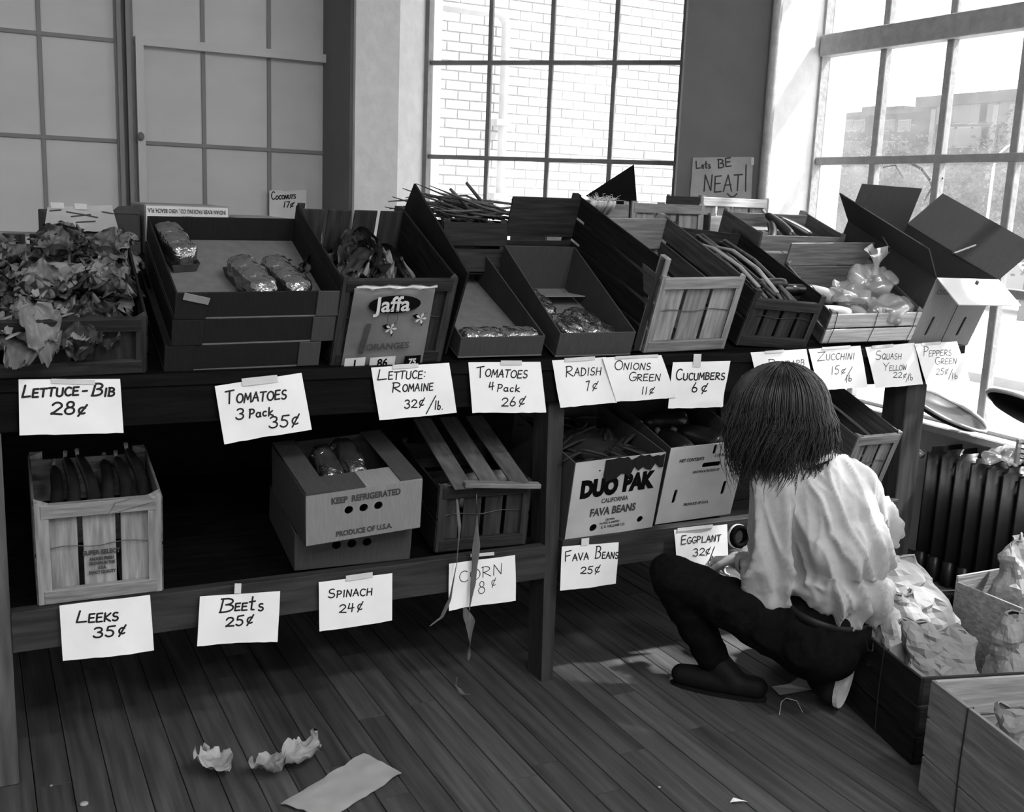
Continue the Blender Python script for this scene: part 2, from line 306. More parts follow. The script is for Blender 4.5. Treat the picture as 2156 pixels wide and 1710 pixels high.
def sign(label, corners, lines, Y=2.572, X=None, XY=None, bend=.006, ink=.0042, curl=0, tapes=(), m='paper', tone='ink', group=None, cat='price sign', seed=0, name='price_sign', extra=()):
    kw = dict(X=X) if X is not None else (dict(XY=XY) if XY is not None else dict(Y=Y))
    TL, TR, BR, BL = [P(*c, **kw) for c in corners]
    nrm = (TR-TL).cross(TL-BL).normalized()          # towards the viewer
    if nrm.dot(Vector((0,0,EYE))-TL) < 0: nrm.negate()
    ux = (TR-TL).normalized(); uy = (nrm.cross(ux)).normalized()
    if uy.z < 0: uy = -uy
    W_ = (TR-TL).length; H_ = (TL-BL).length
    def off(p):
        d = p-TL; a = d.dot(ux)/W_; b = -d.dot(uy)/H_
        return bend*(.3+.7*sin(a*3+seed*1.7)**2)*max(0, b)*1.2+curl*max(0, b-.6)**2*6*(.4+a)+.0012*sin(a*9+seed)*sin(b*6+seed)
    t = thing(name, label, cat, (TL+TR+BR+BL)/4, group); o0 = (TL+TR+BR+BL)/4
    mb = MB(); nu, nv = 12, 9; vs = []
    for j in range(nv+1):
        for i in range(nu+1):
            a, b = i/nu, j/nv; p = (TL*(1-a)+TR*a)*(1-b)+(BL*(1-a)+BR*a)*b
            if j == nv: p = p+uy*random.uniform(-.0008, .0008)
            vs.append(p+nrm*off(p)-o0)
    n1 = len(vs); vs2 = [v-nrm*.0004 for v in vs]; fs = []
    for j in range(nv):
        for i in range(nu):
            k = j*(nu+1)+i; fs.append((k, k+nu+1, k+nu+2, k+1)); fs.append((k+n1, k+n1+1, k+n1+nu+2, k+n1+nu+1))
    mb.add(vs+vs2, fs); mb.build('sheet', M[m], t, True)
    mb = MB()
    for st in strokes(lines)+[[Vector(q) for q in e] for e in extra]:
        pts = []
        for a, b in zip(st[:-1], st[1:]):
            for k in range(3): pts.append(a+(b-a)*k/3)
        pts.append(st[-1]); q3 = []
        for p in pts:
            q = P(p.x, p.y, **kw); q3.append(q+nrm*(off(q)+.0009)-o0)
        ribbon(mb, q3, ink, nrm)
    mb.build('lettering', M[tone], t)
    for (x0, y0, x1, y1, h) in tapes:
        a, b = P(x0, y0, **kw), P(x1, y1, **kw); dn = uy*(-h*3.0/F)
        mb = MB(); e = nrm*.0022
        for k, th in ((0, .0), (1, .0003)): pass
        mb.add([a+e-o0, b+e-o0, b+dn+e+nrm*.001-o0, a+dn+e+nrm*.001-o0, a+e*.7-o0, b+e*.7-o0, b+dn+e*.7-o0, a+dn+e*.7-o0], [(0,1,2,3),(4,7,6,5),(0,4,5,1),(1,5,6,2),(2,6,7,3),(3,7,4,0)])
        mb.build('tape', M['tape'], t)
    return t
def crumple(p, s=8, a=.01, seed=0):
    q = p*s+Vector((seed*3.1, seed*1.7, seed*.9))
    return (abs(noise.noise(q))-.25)*a*2+(abs(noise.noise(q*2.3))-.25)*a
# ================================================================ SETTING
YW, FC, RX = 6.2, 8.2, 3.6
ZL = [.635, 1.145, 1.655, 2.165, 2.675, 3.185]         # sash bar levels
CEIL = 3.9
fl = struct(MB().box((-4.2,-4.2,-.06), (3.9,6.6,-.014)).build('floor', M['mortar']))
fl.data.materials[0] = M['wood_dark']
pw = .0815; k = 0; pmesh = {}
def plank_mesh(L_):
    mb = MB(); g = .0022; b = .0015; x1 = pw-g
    mb.add([(0,0,-.014),(x1,0,-.014),(x1,L_,-.014),(0,L_,-.014),(0,0,-b),(b,0,0),(x1-b,0,0),(x1,0,-b),(0,L_,-b),(b,L_,0),(x1-b,L_,0),(x1,L_,-b)],
        [(4,5,9,8),(5,6,10,9),(6,7,11,10),(0,4,8,3),(7,1,2,11),(0,1,7,6,5,4),(3,8,9,10,11,2)])
    return mb.mesh('plank', M['plank'])
x = -4.0; vis = []
while x < 3.6:
    y0 = -4.0; cuts = [random.uniform(-1, 1.2), random.uniform(1.6, 3.2)] if -.2 < x < 3.4 else []
    ys = [-4.0]+cuts+[6.25]
    for a, b in zip(ys[:-1], ys[1:]):
        me = plank_mesh(b-a-.002); o = link('plank', me, fl, Matrix.Translation((x, a, random.uniform(-.0012, 0))))
    x += pw
# left wall (window wall, panes painted over), seen between piers
def wallbox(name, a, b, m='plaster'): return struct(MB().box(a, b).build(name, M[m]))
wl = wallbox('wall_back', (-4.2, YW, 0), (2.3, YW+.25, .12)); wl.data.materials[0] = M['plaster']
def sash_window(name, o, ux, n, wd, levels, pane_m, sash_m, bars_thick=(), frame_w=.03, depth=.035, bar=.018, rows=None):
    """o: floor-level corner on the glass plane; ux: unit direction along the wall, left to right as seen from the room"""
    ux = Vector(ux); nr = Vector((0,0,1)).cross(ux); nr = -nr if nr.dot(Vector(o)) > 0 else nr      # towards the room
    mx = basis(o, ux, nr, (0,0,1))
    t = bpy.data.objects.new(name, None); C.objects.link(t); t.matrix_world = mx; struct(t)
    z0, z1 = levels[0], levels[-1]; W_ = n*wd
    mb = MB()
    mb.box((-frame_w,-.02,z0-frame_w), (0,depth,z1+frame_w)); mb.box((W_,-.02,z0-frame_w), (W_+frame_w,depth,z1+frame_w))
    mb.box((0,-.02,z0-frame_w), (W_,depth,z0)); mb.box((0,-.02,z1), (W_,depth,z1+frame_w)); mb.build('window_frame', M[sash_m], t)
    pm = MB().box((0,-.003,0), (wd,.003,1)).mesh('pane', M[pane_m])
    for i in range(1, n):
        MB().box((i*wd-bar/2,-.004,z0), (i*wd+bar/2,depth*.7,z1), None, .003).build('muntin', M[sash_m], t)
    for j, z in enumerate(levels[1:-1]):
        th = bar if z not in bars_thick else bar*2.6
        MB().box((0,-.006,z-th/2), (W_,depth*.75 if z not in bars_thick else depth*1.5,z+th/2), None, .003).build('glazing_bar', M[sash_m], t)
    for i in range(n):
        for j in range(len(levels)-1):
            sc = Matrix.Diagonal((1,1,levels[j+1]-levels[j],1)); link('pane', pm, t, Matrix.Translation((i*wd,0,levels[j]))@sc)
    return t
LV = [.635,1.145,1.645,2.16,2.675,3.185]
# three bays of the far wall: the panes are painted over
w1 = sash_window('window_1', (.83, YW, 0), (1,0,0), 3, .362, [.12]+LV, 'pane', 'pane_bar', depth=.02, bar=.022)
w2 = sash_window('window_2', (.735-.362*5, YW, 0), (1,0,0), 5, .362, [.12]+LV, 'pane', 'pane_bar', depth=.02, bar=.022)
w2b = sash_window('window_3', (.735-.362*5-.1-.362*5, YW, 0), (1,0,0), 5, .362, [.12]+LV, 'pane', 'pane_bar', depth=.02)
struct(MB().box((.70,YW+.012,0), (.86,YW+.2,CEIL)).build('trim_13', M['pane_bar']))
struct(MB().box((-3.1,YW+.03,.1), (-2.8,YW+.2,CEIL)).build('trim_14', M['pane_bar']))
struct(MB().box((-1.2,YW+.012,0), (-1.07,YW+.2,CEIL)).build('trim_15', M['pane_bar']))
# opening casement frame standing proud on window_1, and the grey mullion pair
mb = MB(); X0, X1, zt = .835, 1.905, 2.19
mb.box((X0,-.03,.2), (X0+.04,.035,zt)); mb.box((X1-.035,-.03,.2), (X1,.035,zt)); mb.box((X0+.04,-.028,zt-.045), (X1-.035,.033,zt))
o = mb.build('casement_frame', M['pane'], w1); o.matrix_local = w1.matrix_world.inverted()@Matrix.Translation((0, YW-.035, 0))
for xx in (.745, .79): o = MB().box((xx,-.02,0), (xx+.022,.03,CEIL)).build('mullion', M['pane_bar'], w1); o.matrix_local = w1.matrix_world.inverted()@Matrix.Translation((0, YW-.03, 0))
o = MB().ball((X0+.012,-.045,1.675), .018, (1,1,1.3)).build('catch', M['muntin_dark'], w1, True); o.matrix_local = w1.matrix_world.inverted()@Matrix.Translation((0, YW-.035, 0))
struct(MB().box((-4.2,YW-.02,3.22), (2.3,YW+.25,CEIL)).build('wall_back_lintel', M['plaster'])).name = 'trim_1'
# pier between far wall and corner window
pier = struct(MB().prism([(1.885,5.66),(2.132,5.66),(2.375,5.825),(2.5,5.95),(2.3,6.45),(1.9,6.45)], 0, CEIL).build('wall_left_pier', M['plaster'])); pier.name = 'trim_2'
struct(MB().box((1.868,5.70,0), (1.885,YW,3.25)).build('trim_3', M['plaster_dark']))  # dark sheet that paints the shade on the pier's left side
# corner window at 45 degrees
q = math.sqrt(.5)
w3 = sash_window('window_4', (2.385, FC-2.385, 0), (q,-q,0), 4, .3535, LV, 'glass', 'muntin_dark', bar=.024)
mb = MB(); A = Vector((2.385, 5.815, 0)); ux = Vector((q,-q,0)); nn = Vector((q,q,0))
m45 = basis(A, ux, nn, (0,0,1))
struct(MB().box((-.3,0,0), (1.9,.25,.6), m45).build('wall_corner', M['plaster']))
struct(MB().box((-.3,-.0,3.22), (1.9,.25,CEIL), m45).build('trim_4', M['plaster']))
struct(MB().box((-.12,-.2,.57), (1.55,.02,.605), m45, .006).build('trim_5', M['plaster']))
struct(MB().box((-.07,-.05,.6), (-.0,.02,3.22), m45).build('trim_6', M['muntin_dark']))
# right pier: dark room face towards us, white reveal beside the right-hand window
pl = P(1437, 200, XY=7.27); pr_ = Vector((3.305, 3.965, 0))
struct(MB().prism([(pl.x,pl.y),(3.262,4.008),(3.285,3.975),(3.68,3.975),(3.75,4.6),(3.45,4.9)], 0, CEIL).build('wall_right_pier', M['plaster_dark'])).name = 'wall_right_pier'  # shade of the backlit room face is put into its colour
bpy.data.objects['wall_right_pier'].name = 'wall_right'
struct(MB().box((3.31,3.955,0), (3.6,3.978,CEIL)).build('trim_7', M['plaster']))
struct(MB().tube([(3.285,3.96,0),(3.285,3.96,CEIL)], .022, 10).build('trim_8', M['sash'], None, True))
# right-hand window wall
ZR = [.6,1.14,1.655,2.17,2.7,3.2]
w4 = sash_window('window_5', (RX, 3.94, 0), (0,-1,0), 7, .358, ZR, 'glass', 'sash', bars_thick=(2.17,), bar=.036, depth=.045)
w5 = sash_window('window_6', (RX, .42, 0), (0,-1,0), 4, .43, ZR, 'glass', 'sash', bar=.026, depth=.045)
w6 = sash_window('window_7', (RX, -1.6, 0), (0,-1,0), 4, .43, ZR, 'glass', 'sash', bar=.026, depth=.045)
struct(MB().box((RX-.02,-4.2,0), (RX+.12,3.98,.56)).build('wall_right_below_sill', M['plaster'])).name = 'wall_right_low'
struct(MB().box((RX-.02,-4.2,3.23), (RX+.25,4.0,CEIL)).build('trim_9', M['plaster']))
for a, b in ((.455,1.40),(-1.57,-1.33),(-4.2,-3.35)): struct(MB().box((RX-.25,a,0), (RX+.2,b,CEIL)).build('trim_10', M['plaster']))
struct(MB().box((RX-.12,-3.3,.55), (RX+.05,3.95,.585), None, .005).build('trim_11', M['plaster']))
struct(MB().box((RX-.01,3.97,0), (RX+.16,4.2,CEIL)).build('trim_12', M['plaster']))
# rest of the room
struct(MB().box((-4.3,-4.3,CEIL), (4.2,6.6,CEIL+.1)).build('ceiling', M['ceiling']))
wallbox('wall_left', (-4.3,-4.3,0), (-4.1,6.6,CEIL))
wallbox('wall_front', (-4.3,-4.3,0), (3.8,-4.15,CEIL))
# added fill lights under the ceiling, shaped as fluorescent fittings
for i, (lx, ly) in enumerate([(1.9,-.3),(1.9,-2.3),(.1,-1.3),(-1.6,-2.6)]):
    t = thing('ceiling_light', ['fluorescent ceiling fitting nearest the stand and the right windows','fluorescent ceiling fitting by the front wall and the right windows','fluorescent ceiling fitting above the middle of the room','fluorescent ceiling fitting in the front left of the room'][i], 'ceiling light', Matrix.Translation((lx, ly, CEIL-.14)), 'ceiling lights')
    MB().box((-.6,-.14,.06), (.6,.14,.1)).build('fixture', M['lamp_metal'], t)
    for s_ in (-.07, .07): MB().cyl((-.57,s_,.03), (.57,s_,.03), .016, n=10).build('tube', M['tube'], t, True)
    l = bpy.data.lights.new('lamp', 'AREA'); l.shape = 'RECTANGLE'; l.size = 1.2; l.size_y = .25; l.energy = FILL_W
    lo = bpy.data.objects.new('lamp', l); C.objects.link(lo); lo.parent = t; lo.location = (0,0,-.01)
# daylight portals in the windows
def portal(loc, rot, sx_, sy_):
    l = bpy.data.lights.new('daylight_portal', 'AREA'); l.shape = 'RECTANGLE'; l.size = sx_; l.size_y = sy_; l.cycles.is_portal = True
    o = bpy.data.objects.new('daylight_portal', l); C.objects.link(o); o.location = loc; o.rotation_euler = rot
portal((RX+.1,2.69,1.9), Vector((1,0,0)).to_track_quat('Z','Y').to_euler(), 2.52, 2.6)
portal((RX+.1,-.45,1.9), Vector((1,0,0)).to_track_quat('Z','Y').to_euler(), 1.74, 2.6)
portal((RX+.1,-2.46,1.9), Vector((1,0,0)).to_track_quat('Z','Y').to_euler(), 1.74, 2.6)
portal(A+ux*.707+nn*.08+Vector((0,0,1.9)), Vector((1,1,0)).to_track_quat('Z','Y').to_euler(), 1.42, 2.6)
# ================================================================ OUTSIDE
GZ = -1.1
g = MB().box((3.9,-60,GZ-.1), (120,110,GZ)).build('ground', M['road']); struct(g)
bw = thing('brick_wall', 'white painted brick wall of the neighbouring wing outside the corner window', 'wall', Matrix.Translation((0,8.0,0)))
MB().box((-1,.012,GZ), (7.2,.3,6)).build('wall_core', M['mortar'], bw)
bm_ = MB().box((0,0,0), (.2,.1,.062), None, .004).mesh('brick', M['brick']); rest = MB(); nb = 0
z = GZ; r_i = 0
while z < 5.9:
    x = -1+(r_i%2)*.105
    while x < 7.0:
        vis_ = 2.55 < x < 4.75 and 1.25 < z < 3.1
        dy = random.uniform(-.004, .003)
        if vis_ and nb < 300: link('brick', bm_, bw, Matrix.Translation((x, dy, z))); nb += 1
        elif 1.5 < x < 7 and z > .2 and z < 4.5: rest.box((x,dy,z), (x+.2,.05,z+.062))
        x += .21
    z += .073; r_i += 1
o = rest.build('more_bricks', M['brick'], bw); o['kind'] = 'stuff'
pp = P(1066, 45, Y=7.9); pa = P(890, 8, Y=7.9)
t = thing('drain_pipe', 'grey drain pipe bending down the white brick wall outside', 'pipe', (0,7.9,0))
pts = [(pa.x-.3,0,pa.z)]+[(pp.x-.09,0,pa.z)]+[(pp.x-.09+.09*sin(a),0,pa.z-.09+.09*cos(a)) for a in (.4,.8,1.2)]+[(pp.x,0,pa.z-.09),(pp.x,0,GZ)]
MB().tube(pts, .035, 12).build('pipe_run', M['pipe'], t, True)
for zz in (2.0, 1.42): MB().box((pp.x-.07,-.045,zz), (pp.x+.05,.1,zz+.05)).build('pipe_bracket', M['pipe'], t)
def house(name, label, px0, px1, pytop, X, wins, extra=None, deep=9, cornice=.5):
    a = P(px0, pytop, X=X); b = P(px1, pytop, X=X); top = a.z
    t = thing(name, label, 'building', (X, b.y, GZ))
    W_ = a.y-b.y
    MB().box((0,0,0), (deep,W_,top-GZ)).build('wall', M['ext_brick'], t)
    MB().box((-.35,-.3,top-GZ-cornice), (deep,W_+.3,top-GZ)).build('cornice', M['ext_brick'], t)
    for (y_, z_, w_, h_) in wins:
        f = MB().box((-.06,y_-.08,z_-.08), (.02,y_+w_+.08,z_+h_+.08)).build('window_surround', M['ext_stone'], t)
        MB().box((-.1,y_,z_), (-.05,y_+w_,z_+h_)).build('pane', M['ext_glass'], f)
    return t, a, b, top
XB = 42
pA = P(1950, 205, X=XB); pB = P(2300, 205, X=XB); Wd = pA.y-pB.y; top = pA.z
wins = []
for px in (1978,2012,2047,2068,2102,2140,2175,2210,2245):
    for (yt, yb) in ((222,258),(287,308),(345,372),(400,430)):
        p = P(px, yt, X=XB); p2 = P(px, yb, X=XB); wd_ = .95
        yy = p.y-pB.y-wd_
        if yy > .3: wins.append((yy, p2.z-GZ, wd_, max(.8, p.z-p2.z)))
t, *_ = house('apartment_building', 'brown brick apartment block with heavy cornice and pale window surrounds, seen through right window', 1950, 2300, 205, XB, wins)
for px in (1962,2092,2126,2240):
    p = P(px, 300, X=XB); yy = p.y-pB.y; MB().box((-.12,yy-.14,0), (0,yy+.14,top-GZ-.6)).build('quoin_strip', M['ext_stone'], t)
XC = 60; pC = P(1940, 240, X=XC)
wins = []
for px in (1775,1800,1862,1895):
    for (yt, yb) in ((255,275),(300,320),(345,365)):
        p = P(px, yt, X=XC); p2 = P(px, yb, X=XC); yy = p.y-P(1952, 240, X=XC).y-1
        wins.append((yy, p2.z-GZ, 1.0, p.z-p2.z))
t, *_ = house('row_house', 'lower flat-roofed brick row house left of the apartment block outside', 1740, 1952, 242, XC, wins, cornice=.3)
for px, w_ in ((1790,1.6),(1838,2.2)):
    p = P(px, 220, X=XC); yy = p.y-P(1952,240,X=XC).y; MB().box((2,yy-w_/2,P(px,242,X=XC).z-GZ-.2), (3.5,yy+w_/2,p.z-GZ)).build('chimney', M['ext_brick'], t)
def tree(px, py, X, r_, seed, label):
    c = P(px, py, X=X); t = thing('street_tree', label, 'tree', (c.x, c.y, GZ)); rr = random.Random(seed); h = c.z-GZ
    mb = MB(); mb.tube([(0,0,0),(.1,0,h*.5),(0,.1,h)], [.16,.11,.04], 8)
    for i in range(9):
        a = rr.uniform(0,2*pi); mb.tube([(0,0,h*rr.uniform(.5,.9)), (cos(a)*r_*.6, sin(a)*r_*.6, h+rr.uniform(-.2,.6)*r_)], [.05,.015], 5)
    mb.build('trunk', M['bark'], t)
    mb = MB()
    for i in range(2600):
        d = Vector((rr.gauss(0,1), rr.gauss(0,1), rr.gauss(0,.8))).normalized()*r_*rr.uniform(.35,1)**.6; p = d+Vector((0,0,h))
        a = Vector((rr.gauss(0,1),rr.gauss(0,1),rr.gauss(0,1))).normalized(); b = a.orthogonal().normalized(); s_ = .09
        mb.add([p-a*s_, p+b*s_*.6, p+a*s_, p-b*s_*.6], [(0,1,2,3)])
    o = mb.build('foliage', M['foliage'], t); o['kind'] = 'stuff'
tree(1890, 400, 26, 2.0, 1, 'leafy street tree behind the open cardboard flaps outside')
tree(2080, 420, 37, 2.4, 2, 'leafy street tree before the apartment block outside')
tree(1770, 390, 34, 2.6, 3, 'leafy street tree at the left edge of the right window')
tree(2190, 400, 24, 2.2, 4, 'leafy street tree at the right edge of the right window')
p = P(2092, 352, X=20); t = thing('street_lamp', 'thin street lamp with a curved arm outside the right window', 'street lamp', (p.x, p.y, GZ))
MB().tube([(0,0,0),(0,0,p.z-GZ)], .03, 8).build('lamp_post', M['lamp_metal'], t, True)
MB().tube([(0,-.75+.75*cos(a_/10*pi*.9),p.z-GZ+.55*sin(a_/10*pi*.9)-.0) for a_ in range(8)], .022, 8).build('lamp_arm', M['lamp_metal'], t, True)
for i, (px, py, lab) in enumerate([(1775,480,'parked sedan on the street seen left of the open carton'),(2125,610,'parked sedan on the street seen right of the open carton')]):
    c = P(px, py, Z=GZ+.6); c = c if c.x < 40 else Vector((38, c.y*38/c.x, 0)); t = thing('parked_car', lab, 'car', basis((c.x, c.y, GZ), (0,1,0), (-1,0,0), (0,0,1)), 'parked cars')
    mb = MB(); prof = [(-2.1,.3),(-2.1,.75),(-1.3,.9),(-.8,1.35),(.7,1.35),(1.3,.9),(2.1,.8),(2.1,.3)]
    vs = [(x_,-.8,z_) for x_,z_ in prof]+[(x_,.8,z_) for x_,z_ in prof]; n_ = len(prof)
    mb.add(vs, [tuple(range(n_)), tuple(range(n_,2*n_))[::-1]]+[(i_,(i_+1)%n_+0,(i_+1)%n_+n_,i_+n_) for i_ in range(n_)]); mb.build('car_body', M['car'], t)
    for wx in (-1.3,1.3):
        for wy in (-.82,.62): MB().cyl((wx,wy,.32), (wx,wy+.2,.32), .32, n=16).build('wheel', M['black'], t, True)
for i, X in enumerate((9.5, 14.0)):
    o = MB().box((X,-40,GZ), (X+.25,80,GZ+.14)).build('kerb', M['ext_stone']); struct(o)
# ================================================================ DISPLAY TABLE
YF, TILT = 2.585, 21.0
tb = thing('display_stand', 'long dark wooden two-tier display stand with sloping shelves', 'display stand', (0, YF, 0))
def part(mb, name, m, smooth=False): return mb.build(name, M[m], tb, smooth)
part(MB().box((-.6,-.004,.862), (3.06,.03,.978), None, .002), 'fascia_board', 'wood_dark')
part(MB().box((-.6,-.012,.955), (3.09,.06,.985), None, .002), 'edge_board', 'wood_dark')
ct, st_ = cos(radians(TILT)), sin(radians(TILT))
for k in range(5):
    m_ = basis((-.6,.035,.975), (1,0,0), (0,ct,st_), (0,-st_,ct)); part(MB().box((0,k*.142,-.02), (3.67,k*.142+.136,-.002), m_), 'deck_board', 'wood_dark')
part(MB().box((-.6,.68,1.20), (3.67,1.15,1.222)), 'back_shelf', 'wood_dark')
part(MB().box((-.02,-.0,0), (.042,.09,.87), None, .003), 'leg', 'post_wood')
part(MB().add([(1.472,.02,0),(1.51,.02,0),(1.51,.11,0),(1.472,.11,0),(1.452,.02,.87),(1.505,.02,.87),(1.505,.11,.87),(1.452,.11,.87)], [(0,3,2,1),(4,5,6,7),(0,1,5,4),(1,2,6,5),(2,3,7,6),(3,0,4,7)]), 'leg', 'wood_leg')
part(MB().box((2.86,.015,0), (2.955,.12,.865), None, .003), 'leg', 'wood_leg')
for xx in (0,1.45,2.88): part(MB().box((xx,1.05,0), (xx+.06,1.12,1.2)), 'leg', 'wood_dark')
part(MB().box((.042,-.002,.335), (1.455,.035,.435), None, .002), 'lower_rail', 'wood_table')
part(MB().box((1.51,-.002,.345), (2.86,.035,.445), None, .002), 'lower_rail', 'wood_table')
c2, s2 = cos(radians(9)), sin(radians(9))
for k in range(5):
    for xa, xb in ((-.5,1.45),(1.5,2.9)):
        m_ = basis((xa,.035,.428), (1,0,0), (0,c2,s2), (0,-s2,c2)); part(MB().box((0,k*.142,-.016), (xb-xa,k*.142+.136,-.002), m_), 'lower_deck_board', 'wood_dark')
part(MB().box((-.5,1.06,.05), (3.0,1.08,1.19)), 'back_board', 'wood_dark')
# ================================================================ CRATE BUILDERS
def wood_crate(name, label, o, W, H, L, yaw=0, tilt=0, roll=0, tone='crate', front='slats', left=True, right=True, nfr=3, nside=3, Hs=None, back='boards', rail=.035, post=.022, cat='crate', group=None, wire=True, Hf=None):
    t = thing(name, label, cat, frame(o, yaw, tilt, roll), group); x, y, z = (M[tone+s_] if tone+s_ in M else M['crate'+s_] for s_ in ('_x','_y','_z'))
    Hs = Hs or H; Hf = Hf or H; e = .006
    for yy in ((.0, 1), (L, -1)):
        for xx in ((0, 1), (W, -1)):
            if (xx[0] == 0 and not left) or (xx[0] == W and not right): continue
            y0, y1 = sorted((yy[0], yy[0]+yy[1]*post)); x0, x1 = xx[0], xx[0]+xx[1]*post
            px_, py_ = (x0, y0 if yy[1] == 1 else y1)
            # triangular corner posts
            tri = [(x0, y0 if yy[1] == 1 else y1), (x1, y0 if yy[1] == 1 else y1), (x0, y1 if yy[1] == 1 else y0)]
            if (yy[1] == 1) != (xx[1] == 1): tri = tri[::-1]
            MB().prism(tri, 0, H+.006).build('corner_post', z, t)
    if front == 'slats':
        a, b = post*.6, W-post*.6; n = nfr; gp = .012; sw = (b-a-gp*(n-1))/n
        for k in range(n): MB().box((a+k*(sw+gp),post*.55,0), (a+k*(sw+gp)+sw,post*.55+.005,Hf-.004), None, .001).build('slat', z, t)
        MB().box((post*.4,-.002,Hf-rail), (W-post*.4,post*.5,Hf), None, .002).build('rail', x, t); MB().box((post*.4,-.002,0), (W-post*.4,post*.5,rail), None, .002).build('rail', x, t)
        if wire: MB().tube([(post,.007+.003*sin(k),H*.55+.002*sin(k*3)) if 0 else (post+(W-2*post)*k/8,.0085,H*.55+.004*sin(k*1.3)) for k in range(9)], .0012, 4).build('wire', M['wire'], t)
    elif front == 'boards':
        for k in range(2): MB().box((0,-.003,.004+k*Hf/2), (W,.004,(k+1)*Hf/2-.005), None, .001).build('board', x, t)
        if wire:
            for xx in (.06*W, .5*W, .94*W): MB().tube([(xx,-.005,-.002),(xx+.004,-.006,Hf*.5),(xx-.002,-.005,Hf+.002),(xx,.006,Hf+.003)], .0013, 4).build('wire', M['wire'], t)
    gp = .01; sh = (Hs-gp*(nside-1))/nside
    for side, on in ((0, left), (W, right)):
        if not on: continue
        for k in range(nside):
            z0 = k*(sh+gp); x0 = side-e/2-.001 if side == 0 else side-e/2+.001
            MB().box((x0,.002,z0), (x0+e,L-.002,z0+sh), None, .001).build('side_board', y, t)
    if back == 'boards':
        for k in range(2): MB().box((0 if left else .02,L-post-.006,.01+k*H/2), (W,L-post,(k+1)*H/2-.004), None, .001).build('back_board', x, t)
    elif back == 'slats':
        n = 4; sw = W/n
        for k in range(n): MB().box((k*sw+.004,L-post-.006,0), ((k+1)*sw-.006,L-post,H), None, .001).build('back_slat', z, t)
    for k in range(3): MB().box((k*W/3+.003,.004,-.004), ((k+1)*W/3-.003,L-.004,.001)).build('bottom_board', y, t)
    return t
def card_tray(name, label, o, W, H, L, yaw=0, tilt=0, roll=0, m='card_dark', fm='card_floor', Hb=None, flaps=True, cat='tray', th=.004, group=None):
    t = thing(name, label, cat, frame(o, yaw, tilt, roll), group); Hb = Hb or H; mm = M[m]
    MB().box((0,0,0), (W,L,th)).build('base', M[fm], t)
    MB().box((0,0,th), (W,th,H), None, .0012).build('front_panel', mm, t); MB().box((0,L-th,th), (W,L,Hb), None, .0012).build('back_panel', mm, t)
    for x0 in (0, W-th):
        MB().add([(x0,th,th),(x0+th,th,th),(x0+th,L-th,th),(x0,L-th,th),(x0,th,H),(x0+th,th,H),(x0+th,L-th,Hb),(x0,L-th,Hb)], [(0,3,2,1),(4,5,6,7),(0,1,5,4),(1,2,6,5),(2,3,7,6),(3,0,4,7)]).build('side_panel', mm, t)
    if flaps:
        MB().box((-.002,-.004,.002), (W*.18,-.0005,H+.001), None, .001).build('corner_flap', mm, t); MB().box((W*.86,-.004,.002), (W+.003,-.0005,H+.001), None, .001).build('corner_flap', M['card'], t)
    return t
# ================================================================ TOP TIER
wood_crate('slatted_crate', 'dark slatted crate heaped with bib lettuce at the left end', (-.10,2.60,.98), .455,.15,.43, -.9,25,1, 'dcrate', nfr=3, back='slats', wire=False)
# lighter middle slat of that crate: three trays
trs = []
for k, lab in enumerate(('bottom cardboard tray of the stack behind the tomatoes sign','middle cardboard tray of the stack behind the tomatoes sign','topmost cardboard tray of the stack, holding three tomato packs')):
    a = radians(22.5); up = Vector((0,-sin(a),cos(a)))
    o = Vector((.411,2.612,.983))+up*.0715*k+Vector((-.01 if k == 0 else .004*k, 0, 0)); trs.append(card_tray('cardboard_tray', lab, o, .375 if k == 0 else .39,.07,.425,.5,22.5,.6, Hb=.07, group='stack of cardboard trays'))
topT = trs[2].matrix_world.copy()
MB().box((.0,-.0075,.058), (.06,-.0042,.075), Matrix.Rotation(.25,4,'Y')).build('torn_flap', M['card_light'], trs[2])
ro = wood_crate('slatted_crate', 'dark crate with romaine lettuce behind the printed citrus bag', (.812,2.612,.983), .306,.25,.43, .9,23.5,.3, 'dcrate', nfr=3, back='slats', nside=1, wire=True)
RO = ro.matrix_world.copy()
# tall sheet
def sheetY(name, label, X, pts, th, m, cat):
    t = thing(name, label, cat, (X, pts[0][0], pts[0][1])); o0 = Vector((X, pts[0][0], pts[0][1]))
    n = len(pts); vs = [Vector((X,y_,z_))-o0 for y_,z_ in pts]+[Vector((X+th,y_,z_))-o0 for y_,z_ in pts]
    MB().add(vs, [tuple(range(n)), tuple(range(n,2*n))[::-1]]+[(i,i+n,(i+1)%n+n,(i+1)%n) for i in range(n)]).build('panel', M[m], t)
    return t
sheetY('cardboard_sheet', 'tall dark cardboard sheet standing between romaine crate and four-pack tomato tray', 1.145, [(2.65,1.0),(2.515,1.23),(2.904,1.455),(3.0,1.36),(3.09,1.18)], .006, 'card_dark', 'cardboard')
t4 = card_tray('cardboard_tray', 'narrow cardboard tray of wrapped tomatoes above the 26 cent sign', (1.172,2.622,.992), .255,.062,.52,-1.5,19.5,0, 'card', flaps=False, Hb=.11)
T4 = t4.matrix_world.copy()
rb = card_tray('cardboard_box', 'open cardboard box of cellophane radish bags behind the radish sign', (1.474,2.619,.986), .25,.075,.45,-1.4,20,0, 'card', flaps=False, Hb=.15)
RB = rb.matrix_world.copy()
MB().box((.0,.30,.001), (.24,.42,.004), Matrix.Translation((0,.02,.145))@Matrix.Rotation(radians(-20),4,'X')).build('top_flap', M['card_light'], rb)
on = wood_crate('slatted_crate', 'tall dark crate with one long slatted side left of the cucumber crate', (1.505,2.63,.991), .27,.29,.515, 2.5,20.5,.4, 'dcrate', front='none', left=False, nside=4, wire=False)
